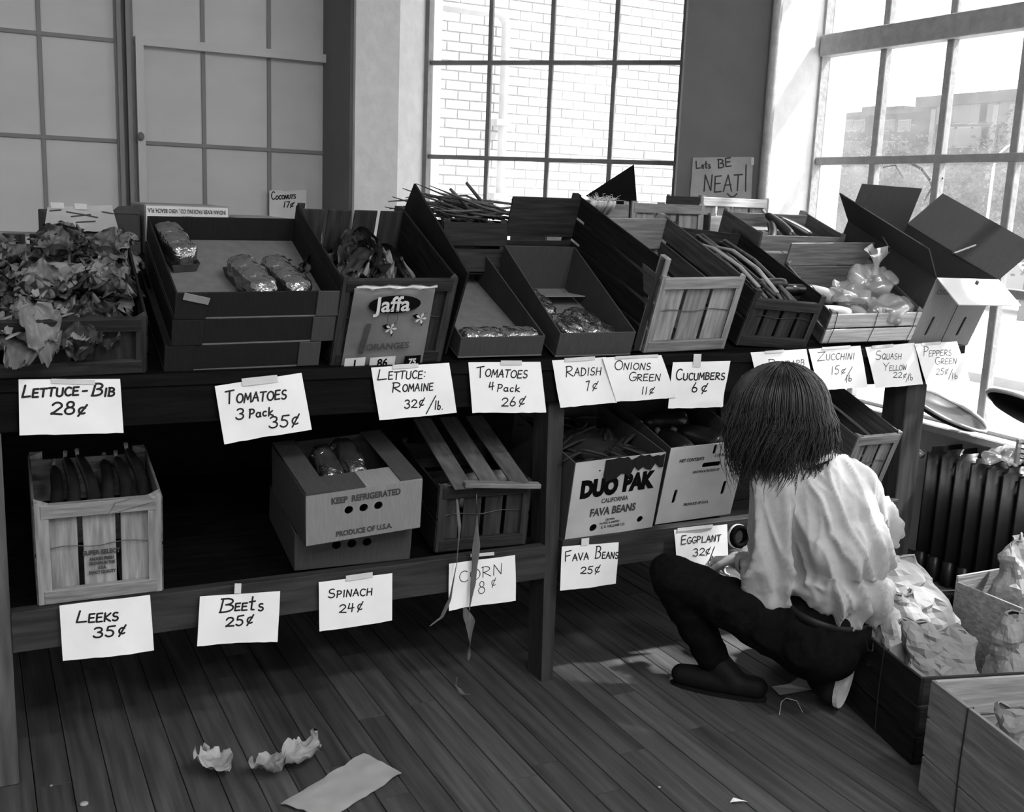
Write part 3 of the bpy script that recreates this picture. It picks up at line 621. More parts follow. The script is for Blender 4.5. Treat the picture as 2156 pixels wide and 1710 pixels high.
MB().box((.27-.003,-.006,0), (.285,.03,.3), None, .002).build('corner_post', M['crate_z'], on)
ck = wood_crate('slatted_crate', 'pale slatted crate with cukes pencilled on its front', (1.779,2.627,.988), .293,.242,.49, -1,20.5,1.1, 'crate', nfr=3, nside=3)
CK = ck.matrix_world.copy()
# pencilled word running down the middle slat
mb = MB(); n_ = Vector((0,-1,0))
c = 0
for ch in 'cukes':
    g_ = G[ch if ch in G else ch.upper()]
    if ch == 'u': g_ = (.6,[[(.05,.55)]+_arc(.25,.2,.2,.2,180,360,6)+[(.45,.55)]])
    for s_ in g_[1]: ribbon(mb, [Vector((.135+gy*.022,.0135,.19-(c+gx)*.028)) for gx,gy in s_], .002, n_)
    c += g_[0]+.15
mb.build('pencilled_word', M['ink_grey'], ck)
rh = wood_crate('slatted_crate', 'dark crate of rhubarb stalks with wired front, behind the rhubarb sign', (2.147,2.655,.998), .275,.185,.55, -4,20.5,-4.5, 'dcrate', nfr=4, nside=2, Hf=.165)
RH = rh.matrix_world.copy()
sq = wood_crate('slatted_crate', 'pale wire-bound crate of yellow squash in plastic bags', (2.490,2.645,.995), .345,.118,.33, -9,26,2, 'pcrate', front='boards', nside=2, back='none')
MB().box((0,.325,.0), (.33,.333,.10)).build('back_board', M['crate_x'], sq); MB().box((0,.33,.105), (.33,.338,.19)).build('back_board', M['crate_x'], sq)
SQ = sq.matrix_world.copy()
zu = wood_crate('slatted_crate', 'crate of dark zucchini and peppers behind the squash crate', (2.475,3.0,1.215), .36,.13,.26, -4,18,0, 'crate', front='boards', nside=1, wire=False, back='boards')
ZU = zu.matrix_world.copy()
# pepper carton with raised flaps
FP = frame((2.845,2.612,.985), -1.5, 21.5, -1)
pc = thing('open_carton', 'large open cardboard carton with raised flaps above the green peppers sign', 'carton', FP)
W, H, L = .29, .255, .47
face = basis((0,0,0), (1,0,0), (0,0,1), (0,-1,0))
plate([(0,0),(W,0),(W,H),(0,H)], [slot(.065,.075,.012,.075,-.05), slot(.215,.075,.012,.075,-.05), slot(.15,H-.016,.05,.018)], .004, 'front_panel', M['card_light'], pc, face)
MB().box((W*.52,-.0035,0), (W*.52+.0015,-.002,H)).build('seam', M['ink_grey'], pc)
sidem = basis((0,0,0), (0,1,0), (0,0,1), (1,0,0))
plate([(0,0),(L,0),(L,H),(0,H)], [slot(.16,.13,.01,.06,.3), slot(.36,.13,.01,.06,.3)], .004, 'side_panel', M['card'], pc, sidem)
plate([(0,0),(L,0),(L,H),(0,H)], [], .004, 'side_panel', M['card'], pc, Matrix.Translation((W,0,0))@sidem)
plate([(0,0),(W,0),(W,H),(0,H)], [], .004, 'back_panel', M['card'], pc, Matrix.Translation((0,L,0))@face)
MB().box((0,0,-.003), (W,L,.001)).build('base', M['card'], pc)
def flap(w_, h_, mtx, m, name='flap', holes=(), taper=0): return plate([(0,0),(w_,0),(w_-taper,h_),(taper,h_)], list(holes), .004, name, M[m], pc, mtx)
a = radians(-21.5)
flap(.29,.13, basis((0,0,H), (1,0,0), (0,-.96,-.27), (0,.27,-.96)), 'card_white', holes=[slot(.17,.02,.012,.035,.9)])
flap(W,.14, basis((0,L,H), (1,0,0), (0,.02,1), (0,-1,.02)), 'card', holes=[slot(.05,.03,.01,.05,-.3)])
flap(L,.135, basis((0,0,H), (0,1,0), (-.66,0,.75), (.75,0,.66)), 'card', holes=[slot(.25,.02,.012,.05,-.5)], taper=.0)
flap(L,.17, basis((W,0,H), (0,1,0), (.66,0,.75), (.75,0,-.66)), 'card', holes=[slot(.2,.03,.012,.085,.5)])
for txt, xx in (('CUCUMBERS',.085),('PEPPERS',.222)): printed(txt, .026, M['ink_grey'], pc, basis((xx,-.0045,H-.05), (1,0,0), (0,0,1), (0,-1,0)), xs=.8, bold=.0006)
# back row: empty crates, cartons, flap
def upright(label, x0, y0, z1, W_, D_, H_, tone, front='slats', yaw=0, **kw):
    return wood_crate('empty_crate', label, (x0,y0,z1-H_), W_,H_,D_, yaw,0,0, tone, front=front, wire=False, **kw)
upright('dark crate with a bundle of dry stalks on top, behind the four-pack tray', 1.29,3.02,1.352,.215,.26,.16,'dcrate', front='boards', nside=1)
upright('empty pale crate right behind the tall slatted crate side', 1.80,3.30,1.425,.34,.26,.2,'crate', front='boards', nside=2, yaw=2)
upright('empty grey-brown crate lying behind the cucumber crate', 2.16,3.32,1.428,.31,.3,.2,'crate', nfr=3, nside=2, yaw=-3)
upright('whitish crate standing at the back beside the corner pier', 2.60,3.5,1.462,.34,.24,.235,'pcrate', nfr=4, nside=2)
upright('pale crate with knotted top board in front of the whitish one', 2.50,3.30,1.395,.37,.17,.17,'pcrate', front='boards', nside=1, yaw=-2)
t = thing('cardboard_flap', 'black triangular cardboard flap sticking up before the corner window', 'cardboard', (1.9,3.33,1.3))
v = [P(1235,412,Y=3.33),P(1335,347,Y=3.33),P(1341,425,Y=3.33),P(1300,460,Y=3.33)]; o0 = Vector((1.9,3.33,1.3))
MB().add([p-o0 for p in v]+[p-o0+Vector((0,.006,0)) for p in v], [(0,3,2,1),(4,5,6,7),(0,1,5,4),(1,2,6,5),(2,3,7,6),(3,0,4,7)]).build('panel', M['black'], t)
t = thing('citrus_carton', 'carton with upside-down printed white label behind the tray stack', 'carton', (.455,3.25,1.222))
MB().box((0,0,0), (.24,.3,.145), None, .003).build('carton_body', M['card_light'], t)
MB().box((.004,-.003,.01), (.236,-.0005,.141)).build('label_sheet', M['card_white'], t)
MB().box((.02,-.004,.085), (.2,-.0028,.103)).build('label_band', M['ink_grey'], t)
MB().add([(.02,-.0042,0),(.03,-.0042,0),(.03,-.0042,.09),(.02,-.0042,.09),(.19,-.0042,0),(.2,-.0042,0),(.2,-.0042,.09),(.19,-.0042,.09)], [(0,1,2,3),(4,5,6,7)]).build('label_border', M['ink_grey'], t)
printed('INDIAN RIVER PACKING CO., VERO BEACH, FLA.', .0165, M['ink_grey'], t, basis((.118,-.0045,.128), (-1,0,0), (0,0,-1), (0,-1,0)), xs=.62, bold=.0003)
printed('PACKED BY', .008, M['ink_grey'], t, basis((.118,-.0045,.112), (-1,0,0), (0,0,-1), (0,-1,0)), xs=.8)
t = thing('cardboard_carton', 'grey carton hidden behind the smudged brown note', 'carton', (.185,3.207,1.222)); MB().box((0,0,0), (.17,.25,.118), None, .003).build('carton_body', M['card'], t)
t = thing('cardboard_carton', 'plain grey carton with curled flap left of the citrus carton', 'carton', (.36,3.27,1.222))
MB().box((0,0,0), (.085,.28,.115), None, .004).build('carton_body', M['card'], t)
MB().add([(.0,0,.115),(.085,0,.115),(.085,.03,.14),(.03,.03,.135),(.0,.004,.115),(.085,.004,.115),(.085,.034,.14),(.03,.034,.135)], [(0,1,2,3),(4,7,6,5),(0,4,5,1),(1,5,6,2),(2,6,7,3),(3,7,4,0)]).build('flap', M['card'], t)
t = thing('cardboard_carton', 'low flat carton behind the tray stack under the coconuts sign', 'carton', (.71,3.26,1.222)); MB().box((0,0,0), (.175,.3,.115), None, .004).build('carton_body', M['card_light'], t)
MB().box((0,-.002,.1), (.175,-.0005,.113)).build('lid_edge', M['card'], t)
# ================================================================ SIGNS
sign('white price card reading Lettuce-Bib 28 cents on the stand edge', [(39,799),(253,798),(260,911),(41,916)], [('L',46,838,62,836,25,.3),('ETTUCE',68,836,165,832,17),('-',172,833,184,832,20),('B',192,834,214,833,25,.3),('IB',218,834,240,834,17),('28',106,874,156,872,26),('¢',162,872,180,872,22)], tapes=[(108,797,200,800,8)], ink=.0048)
sign('tilted white price card reading Tomatoes 3 Pack 35 cents', [(452,813),(635,785),(655,904),(471,934)], [('T',474,850,492,847,26),('OMATOES',497,848,602,840,19),('3',496,883,512,882,22),('Pack',524,880,574,874,18),('35',566,900,606,896,23),('¢',612,895,628,893,24)], tapes=[(508,797,583,789,14)], seed=1)
sign('white price card reading Lettuce: Romaine 32 cents per lb', [(781,774),(946,764),(961,869),(798,884)], [('L',794,801,812,799,22,.2),('ETTUCE:',817,799,896,796,16),('R',824,825,842,824,20),('OMAINE',846,825,911,821,15),('32',850,860,876,857,17),('¢',880,856,892,855,18),('/',896,862,914,860,24),('lb.',914,862,932,861,18)], tapes=[(826,768,880,765,8)], seed=2, ink=.0034)
sign('white price card reading Tomatoes 4 Pack 26 cents', [(986,763),(1138,762),(1148,868),(993,869)], [('T',1003,795,1018,793,22),('OMATOES',1020,793,1108,796,16),('4',1028,822,1040,820,17),('Pack',1046,824,1092,824,15),('26',1054,856,1084,853,18),('¢',1090,853,1104,852,19)], tapes=[(1054,759,1098,759,9)], seed=3, ink=.0034)
sign('white price card reading Radish 7 cents, partly under the onions card', [(1162,759),(1276,752),(1297,847),(1178,858)], [('R',1190,793,1206,791,22),('ADISH',1208,791,1264,789,16),('7',1232,822,1240,821,20),('¢',1246,821,1258,820,18)], tapes=[(1188,754,1252,750,8)], seed=4, ink=.003)
sign('white price card reading Onions Green 11 cents', [(1268,753),(1393,748),(1422,837),(1297,846)], [('O',1293,779,1310,778,20),('NIONS',1312,778,1368,778,14),('G',1323,803,1338,802,18),('REEN',1340,802,1388,801,14),('11',1348,829,1360,829,15),('¢',1364,829,1374,829,15)], Y=2.566, tapes=[(1295,750,1385,746,6)], seed=5, ink=.003)
sign('white price card reading Cucumbers 6 cents beside the kneeling person', [(1417,763),(1538,760),(1518,856),(1404,859)], [('C',1421,800,1434,799,22,.2),('UCUMBERS',1436,800,1524,799,14),('6',1454,826,1466,825,19),('¢',1474,826,1488,825,19)], tapes=[(1460,745,1476,745,30)], curl=.006, seed=6, ink=.0042)
sign('white price card reading Rhubarb partly behind the bowed head', [(1580,742),(1698,735),(1713,822),(1600,832)], [('R',1616,775,1632,774,18),('HUBARB',1634,774,1692,770,13),('¢',1664,786,1674,786,14)], tapes=[(1610,739,1650,736,6)], seed=7, ink=.0024, tone='ink_grey')
sign('white price card reading Zucchini 15 cents per lb', [(1702,735),(1812,728),(1824,815),(1722,822)], [('Z',1719,759,1736,758,18),('UCCHINI',1738,758,1798,756,13),('15',1748,789,1766,787,17),('¢',1770,787,1780,786,12),('/',1778,794,1792,792,18),('lb',1780,804,1792,803,14)], tapes=[(1730,731,1790,727,6)], seed=8, ink=.0024, tone='ink_grey')
sign('white price card reading Squash Yellow 22 cents per lb', [(1822,731),(1925,722),(1942,809),(1843,817)], [('S',1842,758,1854,757,18),('QUASH',1856,757,1896,756,12),('Y',1858,781,1870,780,16),('ELLOW',1871,780,1906,779,11),('22',1877,796,1896,795,12),('¢',1899,795,1906,795,10),('/',1905,800,1914,799,12),('lb',1910,801,1921,800,12)], tapes=[(1835,728,1880,724,7)], seed=9, ink=.0022, tone='ink_grey')
sign('white price card reading Peppers Green 25 cents per lb, rightmost on the edge', [(1925,724),(2015,719),(2040,800),(1948,809)], [('P',1943,750,1954,749,20),('EPPERS',1955,750,2001,748,12),('G',1968,768,1978,767,15),('REEN',1980,767,2012,766,12),('25',1969,789,1986,788,13),('¢',1988,788,1996,787,12),('/',1995,794,2004,792,13),('lb',2002,797,2013,796,12)], Y=2.569, tapes=[(1940,722,1980,719,6)], seed=10, ink=.0022, tone='ink_grey')
sign('white price card reading Leeks 35 cents on the lower rail', [(125,1275),(316,1253),(324,1369),(132,1391)], [('L',160,1312,180,1310,24,.3),('EEKS',186,1309,248,1305,17),('35',196,1340,240,1336,20),('¢',248,1336,264,1334,20)], seed=11, ink=.0046, bend=.008)
sign('creased white price card reading Beets 25 cents', [(421,1256),(590,1245),(582,1348),(413,1357)], [('B',460,1288,490,1286,27,.3),('EE',494,1286,520,1285,15),('t',524,1286,536,1285,28),('s',542,1286,554,1285,26),('25',474,1320,512,1315,19),('¢',518,1315,532,1314,20)], tapes=[(494,1228,508,1228,20)], seed=12, ink=.0046, bend=.01)
sign('white price card reading Spinach 24 cents', [(671,1226),(826,1207),(825,1306),(672,1329)], [('S',690,1258,704,1257,18),('PINACH',708,1257,782,1252,14),('24',713,1290,744,1286,17),('¢',750,1286,762,1285,19)], tapes=[(728,1212,784,1204,11)], seed=13, ink=.0036)
sign('white price card reading Corn 8 cents with corn leaves hanging over it', [(945,1187),(1085,1169),(1084,1263),(943,1284)], [('CORN',966,1226,1058,1208,22),('8',1006,1250,1020,1248,26),('¢',1034,1236,1044,1234,18)], tapes=[(990,1166,1040,1162,7)], seed=14, ink=.0022)
sign('white price card reading Fava Beans 25 cents right of the middle leg', [(1183,1151),(1303,1142),(1296,1229),(1178,1243)], [('F',1190,1182,1202,1180,20),('AVA',1204,1180,1238,1177,14),('B',1252,1176,1264,1175,25,.2),('EANS',1267,1176,1300,1175,13),('25',1220,1208,1246,1206,14),('¢',1250,1206,1262,1205,17)], tapes=[(1224,1134,1240,1132,16)], seed=15, ink=.0036)
sign('bright white price card reading Eggplant 32 cents, being written on', [(1419,1116),(1531,1104),(1531,1192),(1425,1200)], [('E',1433,1146,1444,1145,18),('GGPLANT',1446,1145,1516,1138,13),('32',1458,1170,1482,1168,15),('¢',1484,1168,1494,1167,16),('/',1488,1180,1504,1176,22),('lb',1494,1190,1508,1186,12)], tapes=[(1426,1112,1500,1104,8)], seed=16, ink=.003)
sign('small white card reading Coconuts 17 cents on the painted-over window', [(567,401),(645,400),(645,462),(567,462)], [('C',571,420,579,419,16,.1),('OCONUTS',580,420,622,418,8),('17',596,436,608,436,12),('¢',610,436,618,436,11)], Y=6.14, tapes=[(596,399,620,398,5)], seed=17, ink=.006, bend=.004)
sign('tan card reading Lets be neat with a smile, on the dark pier', [(1459,332),(1586,330),(1582,418),(1453,419)], [('L',1466,355,1474,354,16,0),('ets',1477,355,1496,354,14,0),('BE',1512,353,1540,351,18,0),('NEAT',1482,404,1562,402,34,.05),('|',1566,398,1576,398,38,0)], XY=7.258, tapes=[(1582,332,1588,332,25)], m='tan_paper', tone='ink_grey', seed=18, ink=.0065, bend=.006, name='notice', cat='notice', extra=[[(1532,408),(1538,414),(1545,415),(1552,408)]])
sign('creased brown note with smudged marks, taped behind the bib lettuce', [(100,436),(235,432),(250,487),(92,487)], [], Y=3.2, tapes=[(106,426,134,427,12),(156,428,182,429,12)], m='tan_paper', tone='ink_grey', seed=19, ink=.004, bend=.01, name='note', cat='note', extra=[[(105,444),(128,442)],[(140,446),(175,452),(205,458)],[(160,468),(200,466)],[(215,446),(238,450)],[(150,456),(190,452)]])
# ================================================================ PRINTED BAG on romaine crate
t = thing('citrus_bag', 'printed plastic citrus bag hung over the front of the romaine crate', 'bag', RO)
def bagp(a, b): 
    x = .03+a*.215; z = -.002+b*.238
    return Vector((x+.01*(1-b)*(a-.5), -.006-.006*abs(noise.noise(Vector((a*3.5,b*2.5,4))))-.005*sin(a*pi)+ (.012 if b > .97 else 0), z))
mb = MB(); vs = []; n1, n2 = 20, 18
for j in range(n2+1):
    for i in range(n1+1): vs.append(bagp(i/n1, j/n2))
vs2 = [v+Vector((0,.001,0)) for v in vs]; fs = []
for j in range(n2):
    for i in range(n1):
        k = j*(n1+1)+i; fs.append((k,k+1,k+n1+2,k+n1+1)); fs.append((k+len(vs),k+n1+1+len(vs),k+n1+2+len(vs),k+1+len(vs)))
M['bagfilm'] = mat('printed_bag_film', .2, .3, .3, 6, .5, (1,1,1), .6)
MB().add(vs+vs2, fs).build('bag_sheet', M['bagfilm'], t, True)
def onbag(cx, cz, a=0, d=.0125): return Matrix.Translation((.03+cx*.215,-.006-d,cz*.238))@Matrix.Rotation(radians(90),4,'X')@Matrix.Rotation(a,4,'Z')
mb = MB().add([(x_,y_,0) for x_,y_ in circ(0,0,.026,22,2.7,1)], [tuple(range(22))]); o = mb.build('logo_oval', M['black'], t); o.matrix_local = onbag(.5,.795,.03)
printed('Jaffa', .06, M['print_white'], t, onbag(.48,.79,.03,.0132), bold=.0014, xs=.95)
printed('ORANGES', .026, M['ink_grey'], t, onbag(.5,.275,.03,.0132), bold=.0005)
for cx_, cz_ in ((.5,.5),(.86,.62)):
    mb = MB()
    for k in range(3): mb.add([(0,0,0),(.012*cos(2.1*k+.5)-.004*sin(2.1*k+.5),.02*sin(2.1*k+.5)+.004,0),(.026*cos(2.1*k+.7),.026*sin(2.1*k+.7),0),(.016*cos(2.1*k+1.1),.016*sin(2.1*k+1.1),0)], [(0,1,2,3)])
    o = mb.build('leaf_print', M['black'], t); o.matrix_local = onbag(cx_,cz_,0,.0132)
    mb = MB()
    for k in range(5): a_ = 2*pi*k/5; mb.add([(0,0,0),(.012*cos(a_-.3),.012*sin(a_-.3),0),(.017*cos(a_),.017*sin(a_),0),(.012*cos(a_+.3),.012*sin(a_+.3),0)], [(0,1,2,3)])
    o = mb.build('blossom_print', M['print_white'], t); o.matrix_local = onbag(cx_,cz_,0,.0138)
mb = MB(); mb.tube([(.0,.0,0),(-.014,.02,0),(-.012,.045,0),(.0,.055,0),(.012,.045,0),(.014,.02,0),(0,0,0)], .0008, 4); o = mb.build('stem_print', M['ink_grey'], t); o.matrix_local = onbag(.5,.52,0,.0132)
for cx_, w_, tx, inv in ((.12,.055,'I',0),(.47,.07,'86',0),(.86,.045,'75',1)):
    o = MB().box((-w_/2,-.02,-.0003), (w_/2,.018,.0001)).build('print_block', M['black' if inv else 'print_white'], t); o.matrix_local = onbag(cx_,.07,.04,.0132)
    printed(tx, .034 if tx != '75' else .026, M['print_white' if inv else 'black'], t, onbag(cx_,.065,.04,.0139), bold=.001, xs=.85)
o = MB().box((-.006,-.045,0), (.006,.045,.0002)).build('print_block', M['ink_grey'], t); o.matrix_local = onbag(.2,.38,-.12,.0125)
MB().tube([(.03+.215*k/10,-.014,.236+.002*sin(k*2)) for k in range(11)], [.003+.002*(k%3) for k in range(11)], 6).build('rolled_hem', M['plastic'], t)
# ================================================================ LOWER TIER
lk = wood_crate('slatted_crate', 'pale slatted crate of leeks stamped super select on the lower shelf', (.104,2.604,.437), .278,.255,.33, -1.5,8,.5, 'crate', nfr=3, nside=2, post=.03)
LK = lk.matrix_world.copy()
MB().add([(.16,-.006,.222),(.262,-.006,.245),(.25,-.01,.262),(.175,-.01,.25),(.16,.002,.222),(.262,.002,.245),(.25,.0,.262),(.175,.0,.25)], [(0,1,2,3),(4,7,6,5),(0,4,5,1),(1,5,6,2),(2,6,7,3),(3,7,4,0)]).build('split_board', M['crate_x'], lk)
printed('SUPER SELECT', .0165, M['ink_grey'], lk, basis((.142,.0105,.118), (1,0,-.02), (0,0,1), (0,-1,0)), xs=.8, bold=.0008)
for k, tx in enumerate(('PACKED FRESH','GROWN IN THE','U.S.A.','FANCY QUALITY')): printed(tx, .0105, M['ink_grey'], lk, basis((.142,.0105,.101-k*.012), (1,0,-.02), (0,0,1), (0,-1,0)), xs=.75, bold=.0007)
def carton(name, label, o, W, H, L, yaw, tilt, roll, m, holes=(), prints=(), top='open', side_m=None, seam=None, flapl=.0, group=None):
    t = thing(name, label, 'carton', frame(o, yaw, tilt, roll), group); fm = basis((0,0,0), (1,0,0), (0,0,1), (0,-1,0)); sm = basis((0,0,0), (0,1,0), (0,0,1), (1,0,0)); mm = M[m]; s_ = M[side_m or m]
    plate([(0,0),(W,0),(W,H),(0,H)], list(holes), .004, 'front_panel', mm, t, fm)
    plate([(0,0),(W,0),(W,H),(0,H)], [], .004, 'back_panel', s_, t, Matrix.Translation((0,L,0))@fm)
    for xx in (0, W): plate([(0,0),(L,0),(L,H),(0,H)], [slot(L*.4,H*.6,.06,.02)] if top == 'open' else [], .004, 'side_panel', s_, t, Matrix.Translation((xx,0,0))@sm)
    MB().box((0,0,-.003), (W,L,.001)).build('base', s_, t)
    for tx, cx_, cz_, sz, bd in prints: printed(tx, sz, M['ink_grey'], t, basis((cx_,-.0032,cz_), (1,0,0), (0,0,1), (0,-1,0)), bold=bd, xs=.82)
    if seam: MB().box((seam,-.003,0), (seam+.0015,-.0018,H)).build('seam', M['ink_grey'], t)
    return t
sl = carton('cardboard_carton', 'lower cardboard carton under the keep refrigerated carton', (.722,2.628,.440), .318,.105,.33, -3,8,0, 'card', holes=[circ(.11+k*.042,.062,.0125) for k in range(3)], top='c')
sp = carton('cardboard_carton', 'cardboard carton printed keep refrigerated, produce of U.S.A., holding wrapped spinach', (.726,2.535,.535), .312,.142,.32, .8,11,3.2, 'card_light', side_m='card', top='c', holes=[circ(.112+k*.04,.085,.0118) for k in range(3)],
    prints=[('KEEP  REFRIGERATED',.158,.117,.024,.0011),('PRODUCE OF U.S.A.',.155,.02,.021,.0009)])
MB().box((0,0,.142), (.155,.09,.145)).build('top_flap', M['card'], sp); MB().box((.157,0,.142), (.312,.09,.145)).build('top_flap', M['card_light'], sp)
MB().box((0,.0,.146), (.06,.32,.149)).build('top_flap', M['card'], sp); MB().box((.252,.0,.1455), (.312,.32,.1485)).build('top_flap', M['card'], sp)
SP = sp.matrix_world.copy()
cr = wood_crate('slatted_crate', 'dark slatted crate of corn with its lid boards pushed back', (1.122,2.625,.442), .275,.195,.38, -4,8,0, 'dcrate', nfr=4, nside=2)
for k in range(3): MB().box((.03+k*.085,.02,.203), (.085+k*.085,.42,.209), Matrix.Rotation(radians(9),4,'X')@Matrix.Translation((0,-.02,0)), .001).build('lid_slat', M['crate_y'], cr)
MB().box((.04,-.04,.212), (.27,-.015,.226), Matrix.Rotation(radians(5),4,'Y'), .002).build('lid_batten', M['crate_x'], cr)
du = carton('cardboard_carton', 'white carton printed pak California fava beans with torn dark top band', (1.521,2.596,.440), .314,.255,.38, 1.5,12,1.5, 'card_print', side_m='card', holes=[circ(.095,.03,.013),circ(.262,.035,.011),slot(.165,.222,.07,.016)],
    prints=[('CALIFORNIA',.155,.118,.02,.0006),('FAVA BEANS',.155,.082,.035,.0014),('GROWN',.15,.052,.01,.0003),('PACKED & SHIPPED',.15,.041,.01,.0003),('E. D. WILLIAMS CO.',.165,.028,.012,.0004)])
for k, (tx, cx_) in enumerate((('DUO',.093),('PAK',.228))): printed(tx, .072, M['black'], du, basis((cx_,-.0034,.163+.004*k), (1,0,.03), (0,0,1), (0,-1,0)), bold=.0058, xs=.77)
mb = MB(); rr = random.Random(5); top_ = [(.10+.21*k/14, .252+rr.uniform(-.006,.008)) for k in range(15)]; bot = [(.10+.21*k/14, .195+.02*(k>6)+rr.uniform(-.01,.012)) for k in range(15)]
mb.add([(a,-.0045-.003*abs(sin(i*2)),b) for i,(a,b) in enumerate(top_)]+[(a,-.0045-.003*abs(sin(i*1.3)),b) for i,(a,b) in enumerate(bot)], [(i,i+15,i+16,i+1) for i in range(14)])
mb.build('torn_band', M['card_dark'], du)
ne = carton('cardboard_carton', 'pale carton printed net contents with slotted hand holes, right of the fava beans', (1.868,2.635,.443), .288,.27,.40, -.8,15,1.5, 'card_white', side_m='card', holes=[slot(.165,.197,.07,.018),slot(.052,.095,.013,.05,-.05),slot(.235,.105,.013,.05,-.05),slot(.165,.25,.012,.034)],
    prints=[('NET CONTENTS',.085,.222,.015,.0007),('1 1/9 BU.',.19,.228,.014,.0005),('GROWN & PACKED BY',.15,.176,.012,.0004),('PRODUCE OF U.S.A.',.14,.06,.013,.0006)])
NE = ne.matrix_world.copy(); DU = du.matrix_world.copy()
wood_crate('slatted_crate', 'dark tilted crate by the right leg of the stand', (2.62,2.65,.452), .2,.25,.42, 0,20,0, 'crate', nfr=3, nside=3)
# ================================================================ PRODUCE
def leaf_mesh(name, m, L_, W_, seed, curl=.4, ruf=.25, rib=True, nu=20, nv=22, pw_=.55, cup=.3):
    vs = []; fs = []
    for j in range(nv+1):
        v = j/nv; pr = (sin(pi*min(1, v**.75*.93+.03)))**pw_
        for i in range(nu+1):
            u = i/nu*2-1; n_ = noise.noise(Vector((u*2.3+seed*5, v*3.3, seed*2.2))); n2_ = noise.noise(Vector((u*6+seed, v*8, seed)))
            edge = abs(u)**2
            x_ = u*W_/2*pr*(1+.12*n2_); y_ = L_*(v-.0)+(.12*L_*n_*edge)
            z_ = -curl*L_*v*v+cup*W_*u*u*.5+W_*.055*(abs(noise.noise(Vector((u*5+seed, v*6, 3.3))))*2-.5)*(.4+edge)+W_*.035*noise.noise(Vector((u*11+seed, v*13, 7.7)))+ruf*W_*(edge*v*(sin(v*19+seed*3+u*2)*.45+n2_)+.35*n_)
            if rib: z_ -= .02*W_*max(0, 1-abs(u)*7)
            if v > .9: y_ -= .1*L_*u*u
            vs.append((x_, y_, z_))
    for j in range(nv):
        for i in range(nu):
            k = j*(nu+1)+i; fs.append((k,k+1,k+nu+2,k+nu+1))
    return MB().add(vs, fs).mesh(name, M[m], True)
LM = [leaf_mesh('leaf', m, .12, .12, s_, c_, .3) for s_, c_, m in ((1,.45,'leaf'),(2,.2,'leaf_dark'),(3,.7,'leaf'),(4,.35,'leaf_dark'),(5,.1,'leaf'))]
def lettuce(label, mtx, scale, seed, group, n=11, name='bib_lettuce', sy=1.0, meshes=LM):
    rr = random.Random(seed); t = thing(name, label, 'lettuce', mtx, group)
    MB().ball((0,0,.03*scale), .035*scale, (1,1,.9), 2).build('heart', M['leaf_dark'], t, True)
    for k in range(n):
        a = 2*pi*k*.382+rr.uniform(-.3,.3); el = radians(12+70*(k/n)+rr.uniform(-8,8)); s_ = scale*rr.uniform(.8,1.1)*(1-.25*k/n)
        link('leaf', rr.choice(meshes), t, Matrix.Rotation(a,4,'Z')@Matrix.Translation((0,.008,.012*k/n))@Matrix.Rotation(el,4,'X')@Matrix.Rotation(rr.uniform(-.5,.5),4,'Y')@Matrix.Diagonal((s_,s_*sy,s_,1)))
    return t
BI = bpy.data.objects['slatted_crate'].matrix_world.copy()
spots = [(.06,.06,.12,1,'pale-edged bib lettuce at the front left of the crate'),(.2,.05,.125,1.05,'bib lettuce with large light leaves spilling over the crate front'),(.34,.06,.115,1,'bib lettuce at the front right of the crate'),
    (.10,.19,.125,1.05,'dark bib lettuce in the middle left of the crate'),(.25,.19,.13,1.1,'bib lettuce in the middle of the crate'),(.38,.20,.13,1,'dark bib lettuce at the right crate wall'),
    (.15,.33,.14,1.05,'light bib lettuce at the back of the crate, left'),(.29,.33,.15,1.05,'bib lettuce at the back of the crate, near the tan note'),(.40,.33,.15,.95,'bib lettuce in the back right corner of the crate')]
for i, (u, v, w_, sc_, lab) in enumerate(spots): lettuce(lab, BI@Matrix.Translation((u,v,w_-.045)), sc_*.86, i+3, 'heads of bib lettuce', n=14)
lf = leaf_mesh('leaf', 'leaf', .10, .085, 9, .9, .4)
t = thing('lettuce_leaf', 'large loose lettuce leaf hanging over the crate front rail', 'leaf', BI@Matrix.Translation((.22,.03,.17))@Matrix.Rotation(radians(200),4,'Z')@Matrix.Rotation(radians(-15),4,'X')); link('leaf_blade', lf, t)
t = thing('lettuce_leaf', 'small dark lettuce leaf hanging lowest in front of the crate', 'leaf', BI@Matrix.Translation((.31,-.005,.15))@Matrix.Rotation(radians(185),4,'Z')@Matrix.Rotation(radians(-70),4,'X')@Matrix.Scale(.75,4)); link('leaf_blade', leaf_mesh('leaf','leaf_dark',.13,.1,11,.3,.2), t)
RM = [leaf_mesh('leaf', m, .22, .09, s_, .2, .35, pw_=.7) for s_, m in ((21,'leaf'),(22,'leaf_dark'),(23,'leaf_dark'),(24,'leaf_pale'))]
for i, (u, v, w_, rz, lab) in enumerate([(.17,.29,.185,15,'romaine lettuce lying uppermost, its ragged light leaves toward the bag'),(.09,.34,.13,-5,'dark romaine lettuce deep in the crate, left'),(.23,.33,.14,25,'romaine lettuce behind the uppermost one, right'),(.16,.38,.17,5,'romaine lettuce at the back of its crate')]):
    rr = random.Random(i+40); t = thing('romaine_lettuce', lab, 'lettuce', RO@Matrix.Translation((u,v,w_))@Matrix.Rotation(radians(rz+150),4,'Z'), 'heads of romaine lettuce')
    MB().ball((0,0,0), .022, (1,1.6,.8), 2).build('stem_base', M['leaf_pale'], t, True)
    for k in range(8):
        link('leaf', RM[k%4 if k < 6 else 1], t, Matrix.Translation((rr.uniform(-.01,.01),0,.006*k-.02))@Matrix.Rotation(rr.uniform(-.45,.45),4,'Z')@Matrix.Rotation(rr.uniform(-1.6,1.6),4,'Y')@Matrix.Rotation(rr.uniform(0,.25),4,'X'))
